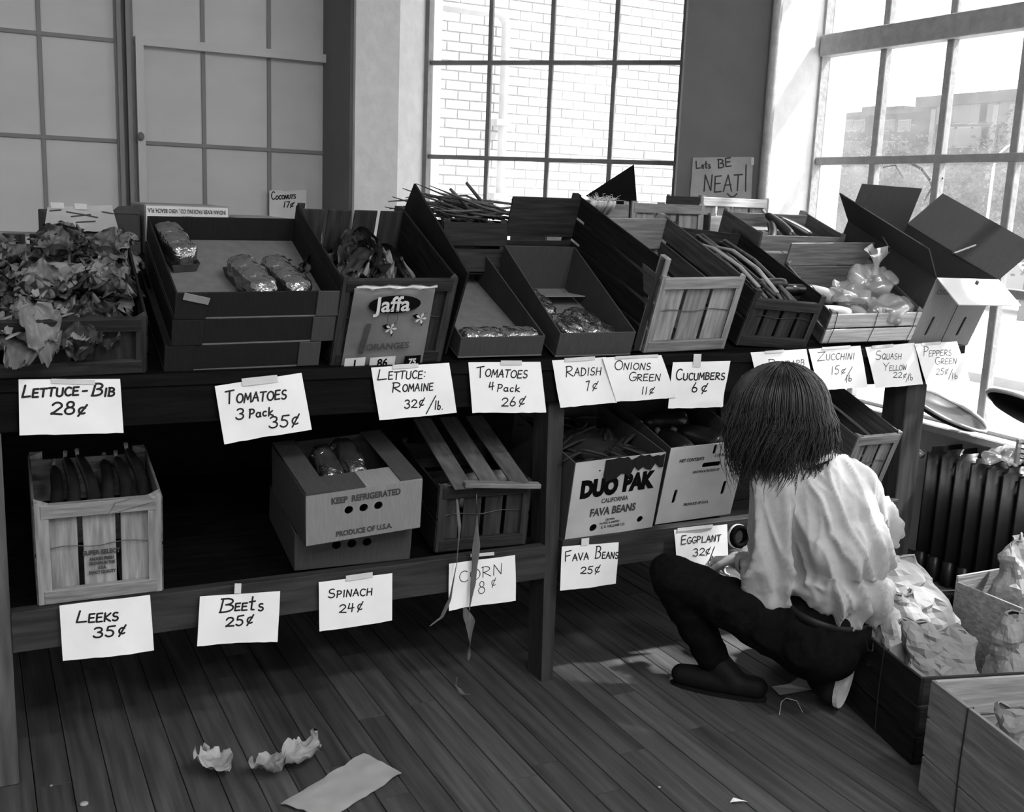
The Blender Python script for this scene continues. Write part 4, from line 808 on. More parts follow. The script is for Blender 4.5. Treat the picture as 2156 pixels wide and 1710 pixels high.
def film_shell(sx_, sy_, sz_, seed, m, name, parent, a=.006, sub=4, z0=0, fr=22):
    bm = bmesh.new(); bmesh.ops.create_icosphere(bm, subdivisions=sub, radius=1)
    for q in bm.verts:
        c = q.co; s_ = [math.copysign(abs(k)**.62, k) for k in c]; p = Vector((s_[0]*sx_, s_[1]*sy_, s_[2]*sz_+z0))
        q.co = p+c*crumple(p, fr, a, seed)
    return MB().bm(bm) or None
def shell(sx_, sy_, sz_, seed, m, name, parent, a=.006, sub=4, z0=0, fr=22, mtx=None, lobes=0):
    mb = MB(); bm = bmesh.new(); bmesh.ops.create_icosphere(bm, subdivisions=sub, radius=1)
    for q in bm.verts:
        c = q.co.copy(); s_ = [math.copysign(abs(k)**.62, k) for k in c]; lb = 1-.13*(1-cos(s_[1]*pi*lobes))/2*(1 if lobes else 0) if lobes != 2 else 1-.13*(1+cos(s_[1]*pi))/2
        p = Vector((s_[0]*sx_*lb, s_[1]*sy_, s_[2]*sz_*lb+z0)); q.co = p+c*crumple(p, fr, a, seed)
    mb.bm(bm, mtx); return mb.build(name, M[m], parent, True)
def tomato_pack(label, mtx, n, seed, group='wrapped tomato packs', sc=.031):
    t = thing('tomato_pack', label, 'tomatoes', mtx, group); L_ = n*sc*1.9
    mb = MB(); w_ = sc*1.15
    mb.add([(-w_*.8,-L_/2,0),(w_*.8,-L_/2,0),(w_*.8,L_/2,0),(-w_*.8,L_/2,0),(-w_,-L_/2-.006,.024),(w_,-L_/2-.006,.024),(w_,L_/2+.006,.024),(-w_,L_/2+.006,.024)], [(0,3,2,1),(0,1,5,4),(1,2,6,5),(2,3,7,6),(3,0,4,7)]).build('pulp_tray', M['pulp'], t)
    for k in range(n):
        c = (0,-L_/2+sc*.95+k*sc*1.9,sc+.006); o = MB().ball(c, sc, (1,1,.88), 3).build('tomato', M['tomato'], t, True)
    shell(w_*1.12, L_/2+.01, sc*1.12, seed, 'film', 'cellophane', t, .0035, 4, sc+.004, 38, None, n)
    return t
for u, v, rz, lab in ((.052,.32,8,'tomato pack propped in the back left corner of the top tray'),(.205,.125,12,'left one of the two tomato packs lying side by side in the top tray'),(.290,.125,14,'right one of the two tomato packs lying side by side in the top tray')):
    tomato_pack(lab, topT@Matrix.Translation((u,v,.006))@Matrix.Rotation(radians(rz),4,'Z'), 3, int(u*100))
for u, v, rz, lab in ((.075,.042,90,'wrapped tomato pack at the front left of the narrow tray'),(.19,.042,90,'wrapped tomato pack at the front right of the narrow tray'),(.05,.46,80,'wrapped tomato pack high at the back of the narrow tray')):
    tomato_pack(lab, T4@Matrix.Translation((u,v,.005))@Matrix.Rotation(radians(rz),4,'Z'), 2, int(u*100)+5, sc=.028)
def radish_bag(label, mtx, sx_, sy_, sz_, seed):
    t = thing('radish_bag', label, 'bag', mtx, 'cellophane bags of radishes'); rr = random.Random(seed)
    for k in range(10):
        MB().ball((rr.uniform(-.6,.6)*sx_, rr.uniform(-.75,.75)*sy_, rr.uniform(.5,1.1)*sz_), rr.uniform(.012,.017), (1,1,1), 2).build('radish', M['tomato'], t, True)
    shell(sx_, sy_, sz_, seed, 'film', 'cellophane', t, .009, 4, sz_, 26)
for u, v, rz, a_, b_, c_, lab in ((.055,.27,5,.04,.085,.028,'radish bag along the left wall of the box'),(.08,.11,-5,.045,.06,.028,'radish bag in front of the long one'),(.17,.07,70,.04,.06,.027,'shiny radish bag at the front right of the box'),(.16,.17,20,.045,.06,.025,'dim radish bag under the raised flap')):
    radish_bag(lab, RB@Matrix.Translation((u,v,.006))@Matrix.Rotation(radians(rz),4,'Z'), a_, b_, c_, int(u*1000))
# dry stalks
t = thing('stalk_bundle', 'bundle of dry thin stalks fanned over the dark crate', 'stalks', (1.40,3.1,1.36)); rr = random.Random(8)
for k in range(46):
    c = Vector((rr.uniform(-.08,.10), rr.uniform(-.05,.12), rr.uniform(.0,.055))); a_ = radians(rr.gauss(168,16)); L_ = rr.uniform(.09,.19); tl = rr.uniform(-.15,.35)
    d = Vector((cos(a_)*cos(tl), sin(a_)*.6, sin(tl))); pts = [c-d*L_*.6, c, c+d*L_*.5+Vector((0,0,rr.uniform(-.01,.012))), c+d*L_+Vector((0,0,rr.uniform(-.03,.02)))]
    MB().tube(pts, [.004,.0045,.0035,.0012], 5).build('stalk', M['stalk'], t, True)
for (a, b) in (((948,398),(1010,470)),((982,385),(1040,462))):
    p0 = P(*a, Y=3.08); p1 = P(*b, Y=3.12); o0 = Vector((1.40,3.1,1.36)); MB().tube([p0-o0, (p0+p1)/2-o0+Vector((0,0,.004)), p1-o0], [.0045,.006,.005], 6).build('stalk', M['stalk'], t, True)
t = thing('green_onions', 'green onion bunches with pale tangled roots before the black flap', 'onions', P(1268,425,Y=3.26)); rr = random.Random(3)
for k in range(7):
    c = Vector((-.045+k*.014, rr.uniform(-.01,.01), -.01)); MB().tube([c+Vector((.03,.12,-.06)), c, c+Vector((0,-.01,.012))], [.006,.009,.006], 7).build('bulb', M['root'], t, True)
mb = MB()
for k in range(90):
    c = Vector((rr.uniform(-.055,.05), rr.uniform(-.015,.01), rr.uniform(-.005,.012))); d = Vector((rr.gauss(0,1), rr.gauss(0,.5), abs(rr.gauss(.6,.6)))).normalized()*rr.uniform(.015,.04)
    mb.tube([c, c+d*.5+Vector((rr.uniform(-.006,.006),0,rr.uniform(-.004,.006))), c+d+Vector((rr.uniform(-.01,.01),0,-.006))], [.0009,.0008,.0004], 3)
o = mb.build('roots', M['root'], t); o['kind'] = 'stuff'
# rhubarb, zucchini, squash
rr = random.Random(12)
for k in range(11):
    u = .03+k*.017+rr.uniform(-.004,.004); w_ = .135+.012*(k%3); bend = rr.uniform(-.02,.02); pale = k in (1,4)
    lab = ('long pale rhubarb stalk arching over the others to the crate front' if k == 1 else 'broad light rhubarb stalk beside the arching one' if k == 4 else 'dark rhubarb stalk, %s in the wired crate' % ['leftmost','','third from the left','fourth from the left','','sixth from the left','seventh from the left','eighth from the left','ninth from the left','tenth from the left','rightmost'][k])
    t = thing('rhubarb_stalk', lab, 'rhubarb', RH@Matrix.Translation((u,0,w_)), 'stalks of rhubarb'); ln = rr.uniform(.42,.52)
    MB().tube([(0,.02+.03*(k%2),.0 if not pale else .035),(bend,.15,.012+(.045 if pale else 0)),(bend*1.5,.3,.018+(.035 if pale else 0)),(bend,ln,.01)], [.0075,.0085,.009,.0095], 8, flat=.7).build('stalk', M['leaf_pale'] if pale else M['stalk'], t, True)
    MB().ball((bend,ln,.01), .0105, (1,1,.7), 1).build('cut_end', M['leaf_pale'], t, True)
def gourd(label, mtx, L_, r_, m, name, cat, group, neck=.7):
    t = thing(name, label, cat, mtx, group); n = 12; pts = []; rd = []
    for k in range(n+1):
        s_ = k/n; pts.append((.015*sin(s_*3),(s_-.5)*L_,0)); rd.append(r_*max(.12, math.sqrt(max(0,1-(2*s_-1)**6)))*(1-(1-neck)*s_))
    MB().tube(pts, rd, 14).build('fruit', M[m], t, True); MB().cyl((.015*sin(3),L_*.5-.004,0), (.015*sin(3)+.002,L_*.5+.016,.003), r_*neck*.32, r_*neck*.4, 8).build('stem', M['leaf_pale'], t, True)
for (px, py, rz, L_, lab) in ((1640,612,78,.15,'long zucchini lying across the front of the rhubarb crate'),(1690,632,80,.13,'zucchini beside the squash crate corner'),(1672,612,65,.14,'zucchini behind the two front ones'),(1625,600,85,.13,'zucchini at the left of the rhubarb crate front')):
    p = P(px, py, Y=2.70); gourd(lab, Matrix.Translation(p+Vector((0,0,.004)))@Matrix.Rotation(radians(rz),4,'Z'), L_, .02, 'zucchini', 'zucchini', 'zucchini', 'dark zucchini')
for (u, v, w_, rz, L_, lab) in ((.10,.10,.10,-30,.15,'dark zucchini leaning at the left of the back crate'),(.15,.12,.12,20,.15,'zucchini standing out from the back crate'),(.23,.13,.11,60,.16,'zucchini lying right in the back crate')):
    gourd(lab, ZU@Matrix.Translation((u,v,w_))@Matrix.Rotation(radians(rz),4,'Z')@Matrix.Rotation(.3,4,'X'), L_, .021, 'zucchini', 'zucchini', 'zucchini', 'dark zucchini')
for (u, v, w_, rz, L_, lab) in ((.05,.17,.085,55,.13,'pale squash at the back left of its crate'),(.06,.06,.075,70,.12,'yellow squash against the front left board'),(.15,.10,.06,20,.13,'yellow squash half under the plastic bags'),(.22,.16,.06,-40,.13,'squash in the middle of the crate under plastic')):
    gourd(lab, SQ@Matrix.Translation((u,v,w_))@Matrix.Rotation(radians(rz),4,'Z'), L_, .028, 'squash', 'squash', 'squash', 'yellow squash', .6)
def plastic_bag(label, mtx, a, b, c, seed, tail=None, group='clear plastic bags'):
    t = thing('plastic_bag', label, 'bag', mtx, group)
    shell(a, b, c, seed, 'plastic', 'bag_body', t, .03, 4, c, 13)
    if tail:
        mb = MB(); rr = random.Random(seed); tl = Vector(tail); n = 14; R0 = .012; vs = []; fs = []
        rings = [(0,.02),(.35,.009),(.55,.014),(.8,.03),(1,.045)]
        for f_, r_ in rings:
            for k in range(n):
                an = 2*pi*k/n; rad = r_*(1+.5*noise.noise(Vector((cos(an)*2,sin(an)*2,f_*4+seed)))); p = tl*f_+Vector((cos(an)*rad, sin(an)*rad*.7, 0)); vs.append(p+Vector((0,0,c*1.9+(.012*sin(an*5+seed) if f_ == 1 else 0))))
        for i in range(len(rings)-1):
            for k in range(n): fs.append((i*n+k,i*n+(k+1)%n,(i+1)*n+(k+1)%n,(i+1)*n+k))
        mb.add(vs, fs).build('knotted_neck', M['plastic'], t, True)
    return t
plastic_bag('crumpled clear plastic bag hanging over the squash crate front, brightest', SQ@Matrix.Translation((.25,.05,.075)), .085,.05,.03, 3)
plastic_bag('clear plastic bag with gathered neck standing behind the bright one', SQ@Matrix.Translation((.24,.16,.085)), .07,.06,.045, 5, (-.01,.02,.075))
plastic_bag('dull plastic bag lying flat in the middle of the squash crate', SQ@Matrix.Translation((.14,.14,.08)), .06,.06,.028, 8)
# leeks, spinach, beans, eggplant, corn
ORD = ['leftmost','second from the left','third from the left','fourth from the left','fifth from the left','sixth from the left','seventh from the left','eighth from the left','rightmost']
for k in range(6):
    gourd('dim leek in the stamped crate, %s' % (ORD[k] if k < 5 else 'rightmost'), LK@Matrix.Translation((.04+k*.04,.17+.02*(k%2),.20+.012*(k%3)))@Matrix.Rotation(radians(6*(k%3-1)),4,'Z')@Matrix.Rotation(.35,4,'X'), .24,.017, 'bean', 'leek', 'leek', 'leeks in the stamped crate', .8)
for k, (u, v, lab) in enumerate(((.105,.17,'wrapped spinach bag at the left of the carton opening'),(.175,.2,'wrapped spinach bag with shiny top in the carton opening'))):
    t = thing('spinach_bag', lab, 'bag', SP@Matrix.Translation((u,v,.06))@Matrix.Rotation(.25,4,'X'), 'spinach bags'); shell(.03,.085,.052, 30+k, 'leaf_dark', 'spinach', t, .01, 3, .05, 30); shell(.034,.09,.056, 20+k, 'film', 'cellophane', t, .008, 4, .052, 24)
mb = MB(); rr = random.Random(77); t = thing('fava_beans', 'heap of fava bean pods and wisps filling the white carton', 'beans', DU@Matrix.Translation((.155,.19,.20)))
MB().ball((0,0,0), .1, (1.3,1.6,.45), 3).build('bean_heap', M['bean'], t, True)
for k in range(40):
    c = Vector((rr.uniform(-.13,.13), rr.uniform(-.16,.12), rr.uniform(.02,.05))); a_ = rr.uniform(0,pi); d = Vector((cos(a_),sin(a_),rr.uniform(-.1,.3)))*rr.uniform(.04,.065)
    MB().tube([c-d,c-d*.4+Vector((0,0,.006)),c+d*.4+Vector((0,0,.006)),c+d], [.003,.008,.008,.002], 6, flat=.6).build('bean_pod', M['bean'], t, True)
for k, (u, v, lab) in enumerate(((.08,.10,'dark eggplant at the front left in the net contents carton'),(.2,.12,'dark eggplant at the front right in the net contents carton'),(.14,.24,'dark eggplant at the back of the net contents carton'))):
    gourd(lab, NE@Matrix.Translation((u,v,.22))@Matrix.Rotation(radians(40*k),4,'Z'), .17,.045, 'zucchini', 'eggplant', 'eggplant', 'eggplants', .6)
def hangleaf(label, pts, wd, seed, m='husk', Y0=None):
    t = thing('corn_leaf', label, 'leaf', pts[0], 'hanging corn leaves'); o0 = Vector(pts[0]); vs = []; fs = []; n = len(pts)
    P3 = [Vector(p)-o0 for p in pts]; P4 = []
    for i in range(n-1):
        for k in range(4): P4.append(P3[i].lerp(P3[i+1], k/4))
    P4.append(P3[-1]); N = len(P4)
    for i, p in enumerate(P4):
        f_ = i/(N-1); w_ = wd*(sin(pi*min(.97, f_*.9+.08)))**.6*(.7+.5*noise.noise(Vector((f_*5,seed,0)))); a_ = f_*3+seed; s_ = Vector((cos(a_)*w_, sin(a_)*w_*.5, 0)); m_ = Vector((0,-.004,0))
        vs += [p-s_, p+m_, p+s_]
    for i in range(N-1):
        for k in range(2): fs.append((i*3+k,i*3+k+1,i*3+k+4,i*3+k+3))
    MB().add(vs, fs).build('leaf_blade', M[m], t, True); return t
Yh = 2.555
hangleaf('long dark corn stalk leaf hanging straight across the corn card', [P(1003,1032,Y=2.60),P(1004,1090,Y=Yh),P(1003,1150,Y=Yh),P(996,1230,Y=Yh),P(988,1285,Y=Yh)], .014, 1)
hangleaf('broad translucent corn leaf end twisting below the corn card', [P(978,1280,Y=Yh),P(990,1310,Y=Yh),P(990,1350,Y=Yh),P(986,1390,Y=Yh)], .02, 2.4)
hangleaf('ragged corn leaf curving left of the corn card', [P(962,1050,Y=2.60),P(968,1110,Y=Yh),P(962,1180,Y=Yh),P(948,1260,Y=Yh),P(930,1300,Y=Yh),P(905,1318,Y=Yh)], .011, 3.2)
hangleaf('curled corn leaf end near the floor under the corn card', [P(962,1425,Y=2.6),P(960,1445,Y=2.58),P(975,1462,Y=2.57),P(990,1462,Y=2.58)], .012, 4.1)
for k in range(3):
    gourd('%s ear of corn inside the dark crate behind the corn card' % ('left','middle','right')[k], cr.matrix_world@Matrix.Translation((.08+k*.06,.16,.08+.03*k))@Matrix.Rotation(radians(70+10*k),4,'Z'), .19,.026, 'leaf_pale', 'corn_ear', 'corn', 'ears of corn', .6)
# ================================================================ RADIATOR, PANS
rad = thing('radiator', 'old cast-iron radiator under the right-hand window', 'radiator', (3.33,2.93,0))
bm = bmesh.new(); bmesh.ops.create_cube(bm, size=1)
for q_ in bm.verts: q_.co = Vector((.105+q_.co.x*.21, q_.co.y*.05, .305+q_.co.z*.45))
bmesh.ops.bevel(bm, geom=bm.edges[:], offset=.022, segments=3, affect='EDGES'); mb = MB(); mb.bm(bm)
for xx in (.01,.17): mb.box((xx,-.018,0), (xx+.035,.018,.1))
sec = mb.mesh('section', M['radiator'], True)
for k in range(22): link('section', sec, rad, Matrix.Translation((0,-.04-k*.07,0)))
MB().cyl((.1,0,.13), (.1,-1.6,.13), .02, n=10).build('pipe', M['radiator'], rad, True)
MB().tube([(.03,.01,.48),(.03,.05,.5),(.03,.06,.46)], .014, 8).build('valve', M['pan_rim'], rad, True)
def bowl(label, c, major, minor, r_, m='pan'):
    u = Vector(major).normalized(); v = (Vector(minor)-u*Vector(minor).dot(u)).normalized(); w_ = u.cross(v)
    if w_.z < 0: w_ = -w_
    t = thing('metal_pan', label, 'pan', basis(c, u, v, w_)); d = r_*.22
    MB().lathe([(0,-d),(r_*.5,-d*.93),(r_*.8,-d*.6),(r_,0),(r_*.985,0),(r_*.78,-d*.55),(r_*.48,-d*.87),(0,-d*.94)], 40).build('pan_body', M[m], t, True)
    MB().lathe([(r_*.97,-.004),(r_*1.03,-.002),(r_*1.04,.006),(r_*1.02,.011),(r_*.975,.006),(r_*.97,-.004)], 40).build('rim', M['pan_rim'], t, True)
bowl('large dark round pan with bright rim leaning on the radiator behind the stand leg', P(1990,860,X=3.36), (.55,-.72,-.38), (.76,.62,.06), .17)
bowl('dark round pan cut by the right edge of the picture, above the radiator', P(2175,880,X=3.36)+Vector((0,0,.02)), (-.2,1,.15), (1,.2,-.5), .17, 'black')
plastic_bag('thin clear plastic bag lying crumpled on the radiator top', Matrix.Translation((3.42,2.60,.535)), .09,.06,.022, 14)
t = thing('wire_rack', 'small dark wire rack at the right edge above the radiator', 'rack', P(2144,975,X=3.40))
MB().box((-.02,-.005,0), (.0,.005,.09)).build('upright', M['pan_rim'], t)
for k in range(4): MB().cyl((0,-.2,.02+k*.018), (0,0,.02+k*.018), .003, n=6).build('wire', M['wire'], t)
# ================================================================ WOODEN BOXES AND PAPER BAGS
def plank_box(label, o, W, L, H, yaw, n, m='crate', wire=True):
    t = thing('wooden_box', label, 'box', frame(o, yaw)); g_ = .006; bh = (H-g_*(n-1))/n; x_, y_ = (M[m+'_x'], M[m+'_y'])
    for k in range(n):
        z0 = k*(bh+g_)
        for xx in (0, W-.01): MB().box((xx,0,z0), (xx+.01,L,z0+bh), None, .001).build('side_board', y_, t)
        for yy in (.0, L-.01): MB().box((.01,yy,z0), (W-.01,yy+.01,z0+bh), None, .001).build('end_board', x_, t)
    for k in range(5): MB().box((.01+k*(W-.02)/5,.01,0), (.006+(k+1)*(W-.02)/5,L-.01,.008)).build('bottom_board', y_, t)
    if wire:
        for f_ in (.3, .75): MB().tube([(-.002,L*f_,.002),(-.003,L*f_+.003,H*.5),(-.002,L*f_,H+.001),(.012,L*f_,H+.002),(.013,L*f_,H*.8)], .0018, 5).build('wire', M['wire'], t)
    return t
b1 = plank_box('wooden box packed with standing paper bags beside the kneeling person', (2.145,1.80,0), .50,.60,.245, -16, 3, 'dcrate')
b2 = plank_box('wire-bound wooden box with one paper bag in the bottom right corner', (1.907,1.12,0), .62,.60,.30, -15, 3, 'bcrate')
def paper_bag(label, c, w_, d_, h_, rz, seed, lean=(0,0), fold=.3):
    t = thing('paper_bag', label, 'bag', Matrix.Translation(c)@Matrix.Rotation(radians(rz),4,'Z'), 'crumpled paper bags'); rr = random.Random(seed)
    n = 36; rings = 26; vs = []; fs = []
    for j in range(rings+1):
        f_ = j/rings; pinch = 1-max(0,(f_-.45)/.55)**1.3*.92; ww = w_*(1+.10*sin(f_*pi))*(1-.25*max(0,f_-.5)); dd = d_*(1+.12*sin(f_*pi))*pinch+.006
        for k in range(n):
            an = 2*pi*(k+.5)/n; cx_, cy_ = cos(an), sin(an); p_ = 4
            r_ = (abs(cx_)**p_+abs(cy_)**p_)**(-1/p_); x_ = cx_*r_*ww/2; y_ = cy_*r_*dd/2; z_ = f_*h_
            q = Vector((x_+lean[0]*f_**2*h_, y_+lean[1]*f_**2*h_, z_)); nrm = Vector((cx_,cy_,0))
            dsp = crumple(q, 7, .018, seed)+crumple(q, 15, .010, seed+3)
            if j == rings: q.z += .022*noise.noise(Vector((x_*30,seed,1)))+.003*((k%3)-1)
            q = q+nrm*dsp*(1 if f_ > .05 else 0)*(.6+.8*f_); q.z += crumple(q+Vector((9,0,0)), 9, .012, seed)*(f_); vs.append(q)
    for j in range(rings):
        for k in range(n):
            a_, b_, c_, d_ = j*n+k, j*n+(k+1)%n, (j+1)*n+(k+1)%n, (j+1)*n+k; fs += [(a_,b_,c_),(a_,c_,d_)] if rr.random() < .5 else [(a_,b_,d_),(b_,c_,d_)]
    fs.append(tuple(range(n))[::-1]); MB().add(vs, fs).build('bag_body', M['kraft'], t)
    # rolled top edge
    mb = MB(); top_ = vs[rings*n:]; 
    mb.tube([top_[k]+Vector((0,0,-.004)) for k in range(0, n//2+1, 2)], .0035, 5); mb.build('rolled_edge', M['kraft'], t, True); return t
for lab, c, w_, d_, h_, rz, sd_, ln in [
    ('tall dark paper bag with peaked top right behind the shirt', (2.44,2.30,.01),.17,.11,.40,40,1,(-.12,.1)),
    ('large light paper bag with broad sunlit side in the middle', (2.56,2.17,.01),.25,.15,.38,-25,2,(-.35,.1)),
    ('paper bag with dark smudged marks at the near left of the box', (2.37,2.05,.01),.17,.12,.34,-10,3,(-.1,.1)),
    ('dim paper bag filling the near corner of the box', (2.37,1.90,.01),.19,.12,.29,-40,4,(-.15,.1)),
    ('upright paper bag with open crumpled mouth at the far right', (2.86,2.07,.12),.15,.12,.33,20,5,(0,.1)),
    ('paper bag with gathered top in front of the upright one', (2.56,1.84,.01),.15,.12,.35,10,6,(-.05,0)),
    ('small paper bag lying alone inside the front wooden box', (2.13,1.50,.01),.15,.11,.30,-60,7,(.1,0)),
    ('pale paper bag in the right part of the front wooden box', (2.30,1.38,.01),.2,.13,.25,-10,8,(.1,0))]: paper_bag(lab, c, w_, d_, h_, rz, sd_, ln)
t = thing('storage_box', 'pale box edge standing behind the gathered paper bag', 'box', (2.71,1.93,.0)); 
for a, b, nm in (((0,0,0),(.3,.008,.30),'side_board'),((0,.008,0),(.008,.25,.30),'side_board'),((.292,.008,0),(.3,.25,.3),'side_board'),((0,.25,0),(.3,.258,.32),'side_board')): MB().box(a, b, None, .001).build(nm, M['crate_x'], t)
# ================================================================ FLOOR SCRAPS
for px, py, sc_, rz, sd_, m, lab in ((455,1618,.85,40,31,'leaf_pale','pale ruffled lettuce scrap leftmost on the floor'),(560,1622,.8,-150,32,'leaf_pale','folded lettuce leaf scrap between the other two on the floor'),(628,1603,.9,-80,33,'leaf_pale','ragged lettuce scrap with torn stem end, rightmost on the floor')):
    p = P(px, py, Z=.015); t = thing('lettuce_scrap', lab, 'leaf', Matrix.Translation((p.x,p.y,.022))@Matrix.Rotation(radians(rz),4,'Z')@Matrix.Scale(sc_,4), 'lettuce scraps on the floor')
    o = link('leaf_blade', leaf_mesh('leaf', m, .12, .1, sd_, -.15, .38, cup=.5), t); o.location = (0,-.05,.0)
c = [P(590,1697,Z=0),P(766,1592,Z=0),P(846,1634,Z=0),P(690,1730,Z=0)]; o0 = (c[0]+c[2])/2
t = thing('flat_paper_bag', 'flattened pale paper bag lying on the floor boards', 'paper bag', (o0.x,o0.y,.002)); vs = []; fs = []; nu, nv = 16, 8
for j in range(nv+1):
    for i in range(nu+1):
        a, b = i/nu, j/nv; p = (c[0]*(1-a)+c[1]*a)*(1-b)+(c[3]*(1-a)+c[2]*a)*b; vs.append((p.x-o0.x, p.y-o0.y, .003+.012*abs(noise.noise(Vector((a*4,b*3,2))))+.01*max(0,a-.7)+.002*(abs(a-.55)<.04)))
for j in range(nv):
    for i in range(nu): k = j*(nu+1)+i; fs.append((k,k+1,k+nu+2,k+nu+1))
M['floor_paper'] = mat('pale_flat_paper', .3, .8, .08, 10, .3); N_ = len(vs)
MB().add(vs+[(x_,y_,z_-.0015) for x_,y_,z_ in vs], fs+[tuple(q_+N_ for q_ in f_[::-1]) for f_ in fs]).build('bag_sheet', M['floor_paper'], t, True)
p = P(1553,1690,Z=0); t = thing('paper_scrap', 'tiny white paper scrap on the floor near the front', 'scrap', (p.x,p.y,.002)); MB().add([(-.02,.005,0),(-.005,.012,.006),(.022,-.012,.002),(.0,-.01,.008),(-.012,-.002,.004)], [(0,4,3,2,1)]).build('scrap_sheet', M['paper'], t)
p = P(1665,1452,Z=0); t = thing('paper_scrap', 'grey paper piece on the floor behind the feet', 'scrap', (p.x,p.y,.002)); MB().add([(-.06,-.02,0),(.05,-.035,.004),(.07,.03,.02),(.0,.01,.012),(-.05,.03,.003)], [(0,1,2,3,4)]).build('scrap_sheet', M['floor_paper'], t)
pts = [P(x_,y_,Z=.004) for x_,y_ in ((1641,1505),(1645,1478),(1655,1470),(1678,1476),(1690,1500))]; o0 = pts[0]
t = thing('white_thread', 'thin white thread looped on the floor by the shoe', 'thread', o0); MB().tube([q_-o0 for q_ in pts], .0009, 4).build('strand', M['thread'], t)
for px, py, r_, lab in ((177,1695,.010,'pale round spot of debris near the left leg of the stand'),(108,1655,.004,'small white crumb beside the left leg of the stand'),(1388,1658,.004,'tiny white crumb in the middle of the floor')):
    p = P(px, py, Z=0); t = thing('crumb', lab, 'crumb', (p.x,p.y,0)); MB().ball((0,0,r_*.3), r_, (1,1,.4), 2).build('crumb_body', M['floor_paper'], t, True)
# ================================================================ PERSON
def capsule(mb, a, ra, b, rb_, n=14, k=5):
    a, b = Vector(a), Vector(b); d = (b-a).normalized(); pts = []; rd = []
    for i in range(k): t_ = pi/2*i/k; pts.append(a-d*ra*cos(t_)); rd.append(max(ra*sin(t_), ra*.05))
    pts.append(a); rd.append(ra); pts.append(b); rd.append(rb_)
    for i in range(1, k+1): t_ = pi/2*i/k; pts.append(b+d*rb_*sin(t_)); rd.append(max(rb_*cos(t_), rb_*.05))
    mb.tube(pts, rd, n)
def ell(mb, c, r3, rot=(0,0,0), sub=3): mb.ball((0,0,0), 1, (1,1,1), sub, Matrix.Translation(c)@Euler([radians(q_) for q_ in rot]).to_matrix().to_4x4()@Matrix.Diagonal((*r3,1)))
def fuse(mb, name, m, parent, voxel, smooth=2, disp=None):
    me = mb.mesh('tmp', M[m]); o = bpy.data.objects.new('tmp', me); C.objects.link(o)
    r_ = o.modifiers.new('r', 'REMESH'); r_.mode = 'VOXEL'; r_.voxel_size = voxel
    s_ = o.modifiers.new('s', 'SMOOTH'); s_.iterations = smooth; s_.factor = .6
    dg = bpy.context.evaluated_depsgraph_get(); dg.update(); ev = o.evaluated_get(dg); out = bpy.data.meshes.new_from_object(ev, preserve_all_data_layers=False, depsgraph=dg)
    bpy.data.objects.remove(o)
    if disp:
        ns = [v.normal.copy() for v in out.vertices]
        for v, n_ in zip(out.vertices, ns): v.co = v.co+n_*disp(v.co, n_)
    out.materials.clear(); out.materials.append(M[m]); out.name = name; out.polygons.foreach_set('use_smooth', [True]*len(out.polygons)); out.update()
    return link(name, out, parent)
O = Vector((2.12,2.2,0)); pn = thing('person', 'person with shoulder-length dark hair in a pale loose shirt, squatting and writing on a card', 'person', O)
pel, wst, chs, nkb = Vector((2.125,2.145,.25))-O, Vector((2.13,2.13,.40))-O, Vector((2.11,2.17,.57))-O, Vector((2.075,2.215,.735))-O
hd = Vector((1.985,2.27,.865))-O; sL, sR = Vector((1.955,2.215,.665))-O, Vector((2.215,2.175,.665))-O
eL, wL = Vector((1.985,2.215,.385))-O, Vector((2.055,2.425,.372))-O; eR, wR = Vector((2.375,2.215,.505))-O, Vector((2.42,2.39,.50))-O
mb = MB()
capsule(mb, nkb-Vector((0,0,.05)), .055, hd-Vector((-.03,.01,.05)), .05)
hm = Matrix.Translation(hd)@Euler((radians(-38),radians(-22),radians(12))).to_matrix().to_4x4()      # head bowed forward and left
mb.ball((0,0,0), 1, (1,1,1), 4, hm@Matrix.Diagonal((.075,.093,.105,1))); mb.ball((0,0,0), 1, (1,1,1), 3, hm@Matrix.Translation((0,.045,-.055))@Matrix.Diagonal((.052,.05,.06,1)))
mb.ball((0,0,0), 1, (1,1,1), 2, hm@Matrix.Translation((0,.102,-.03))@Matrix.Diagonal((.012,.018,.022,1)))
for s_ in (-1,1): mb.ball((0,0,0), 1, (1,1,1), 2, hm@Matrix.Translation((s_*.076,0,-.02))@Matrix.Diagonal((.01,.018,.03,1)))
mb.ball((0,0,0), 1, (1,1,1), 2, hm@Matrix.Translation((0,.09,-.068))@Matrix.Diagonal((.024,.012,.008,1)))
capsule(mb, chs+Vector((.02,0,0)), .075, wst+Vector((.02,0,0)), .075); capsule(mb, nkb-Vector((0,0,.07)), .05, chs+Vector((.02,0,0)), .075)
capsule(mb, sL, .045, eL, .036); capsule(mb, eL, .036, wL, .026); capsule(mb, sR, .045, eR, .036); capsule(mb, eR, .036, wR, .026)
capsule(mb, nkb-Vector((0,0,.05)), .05, sL, .045); capsule(mb, nkb-Vector((0,0,.05)), .05, sR, .045)
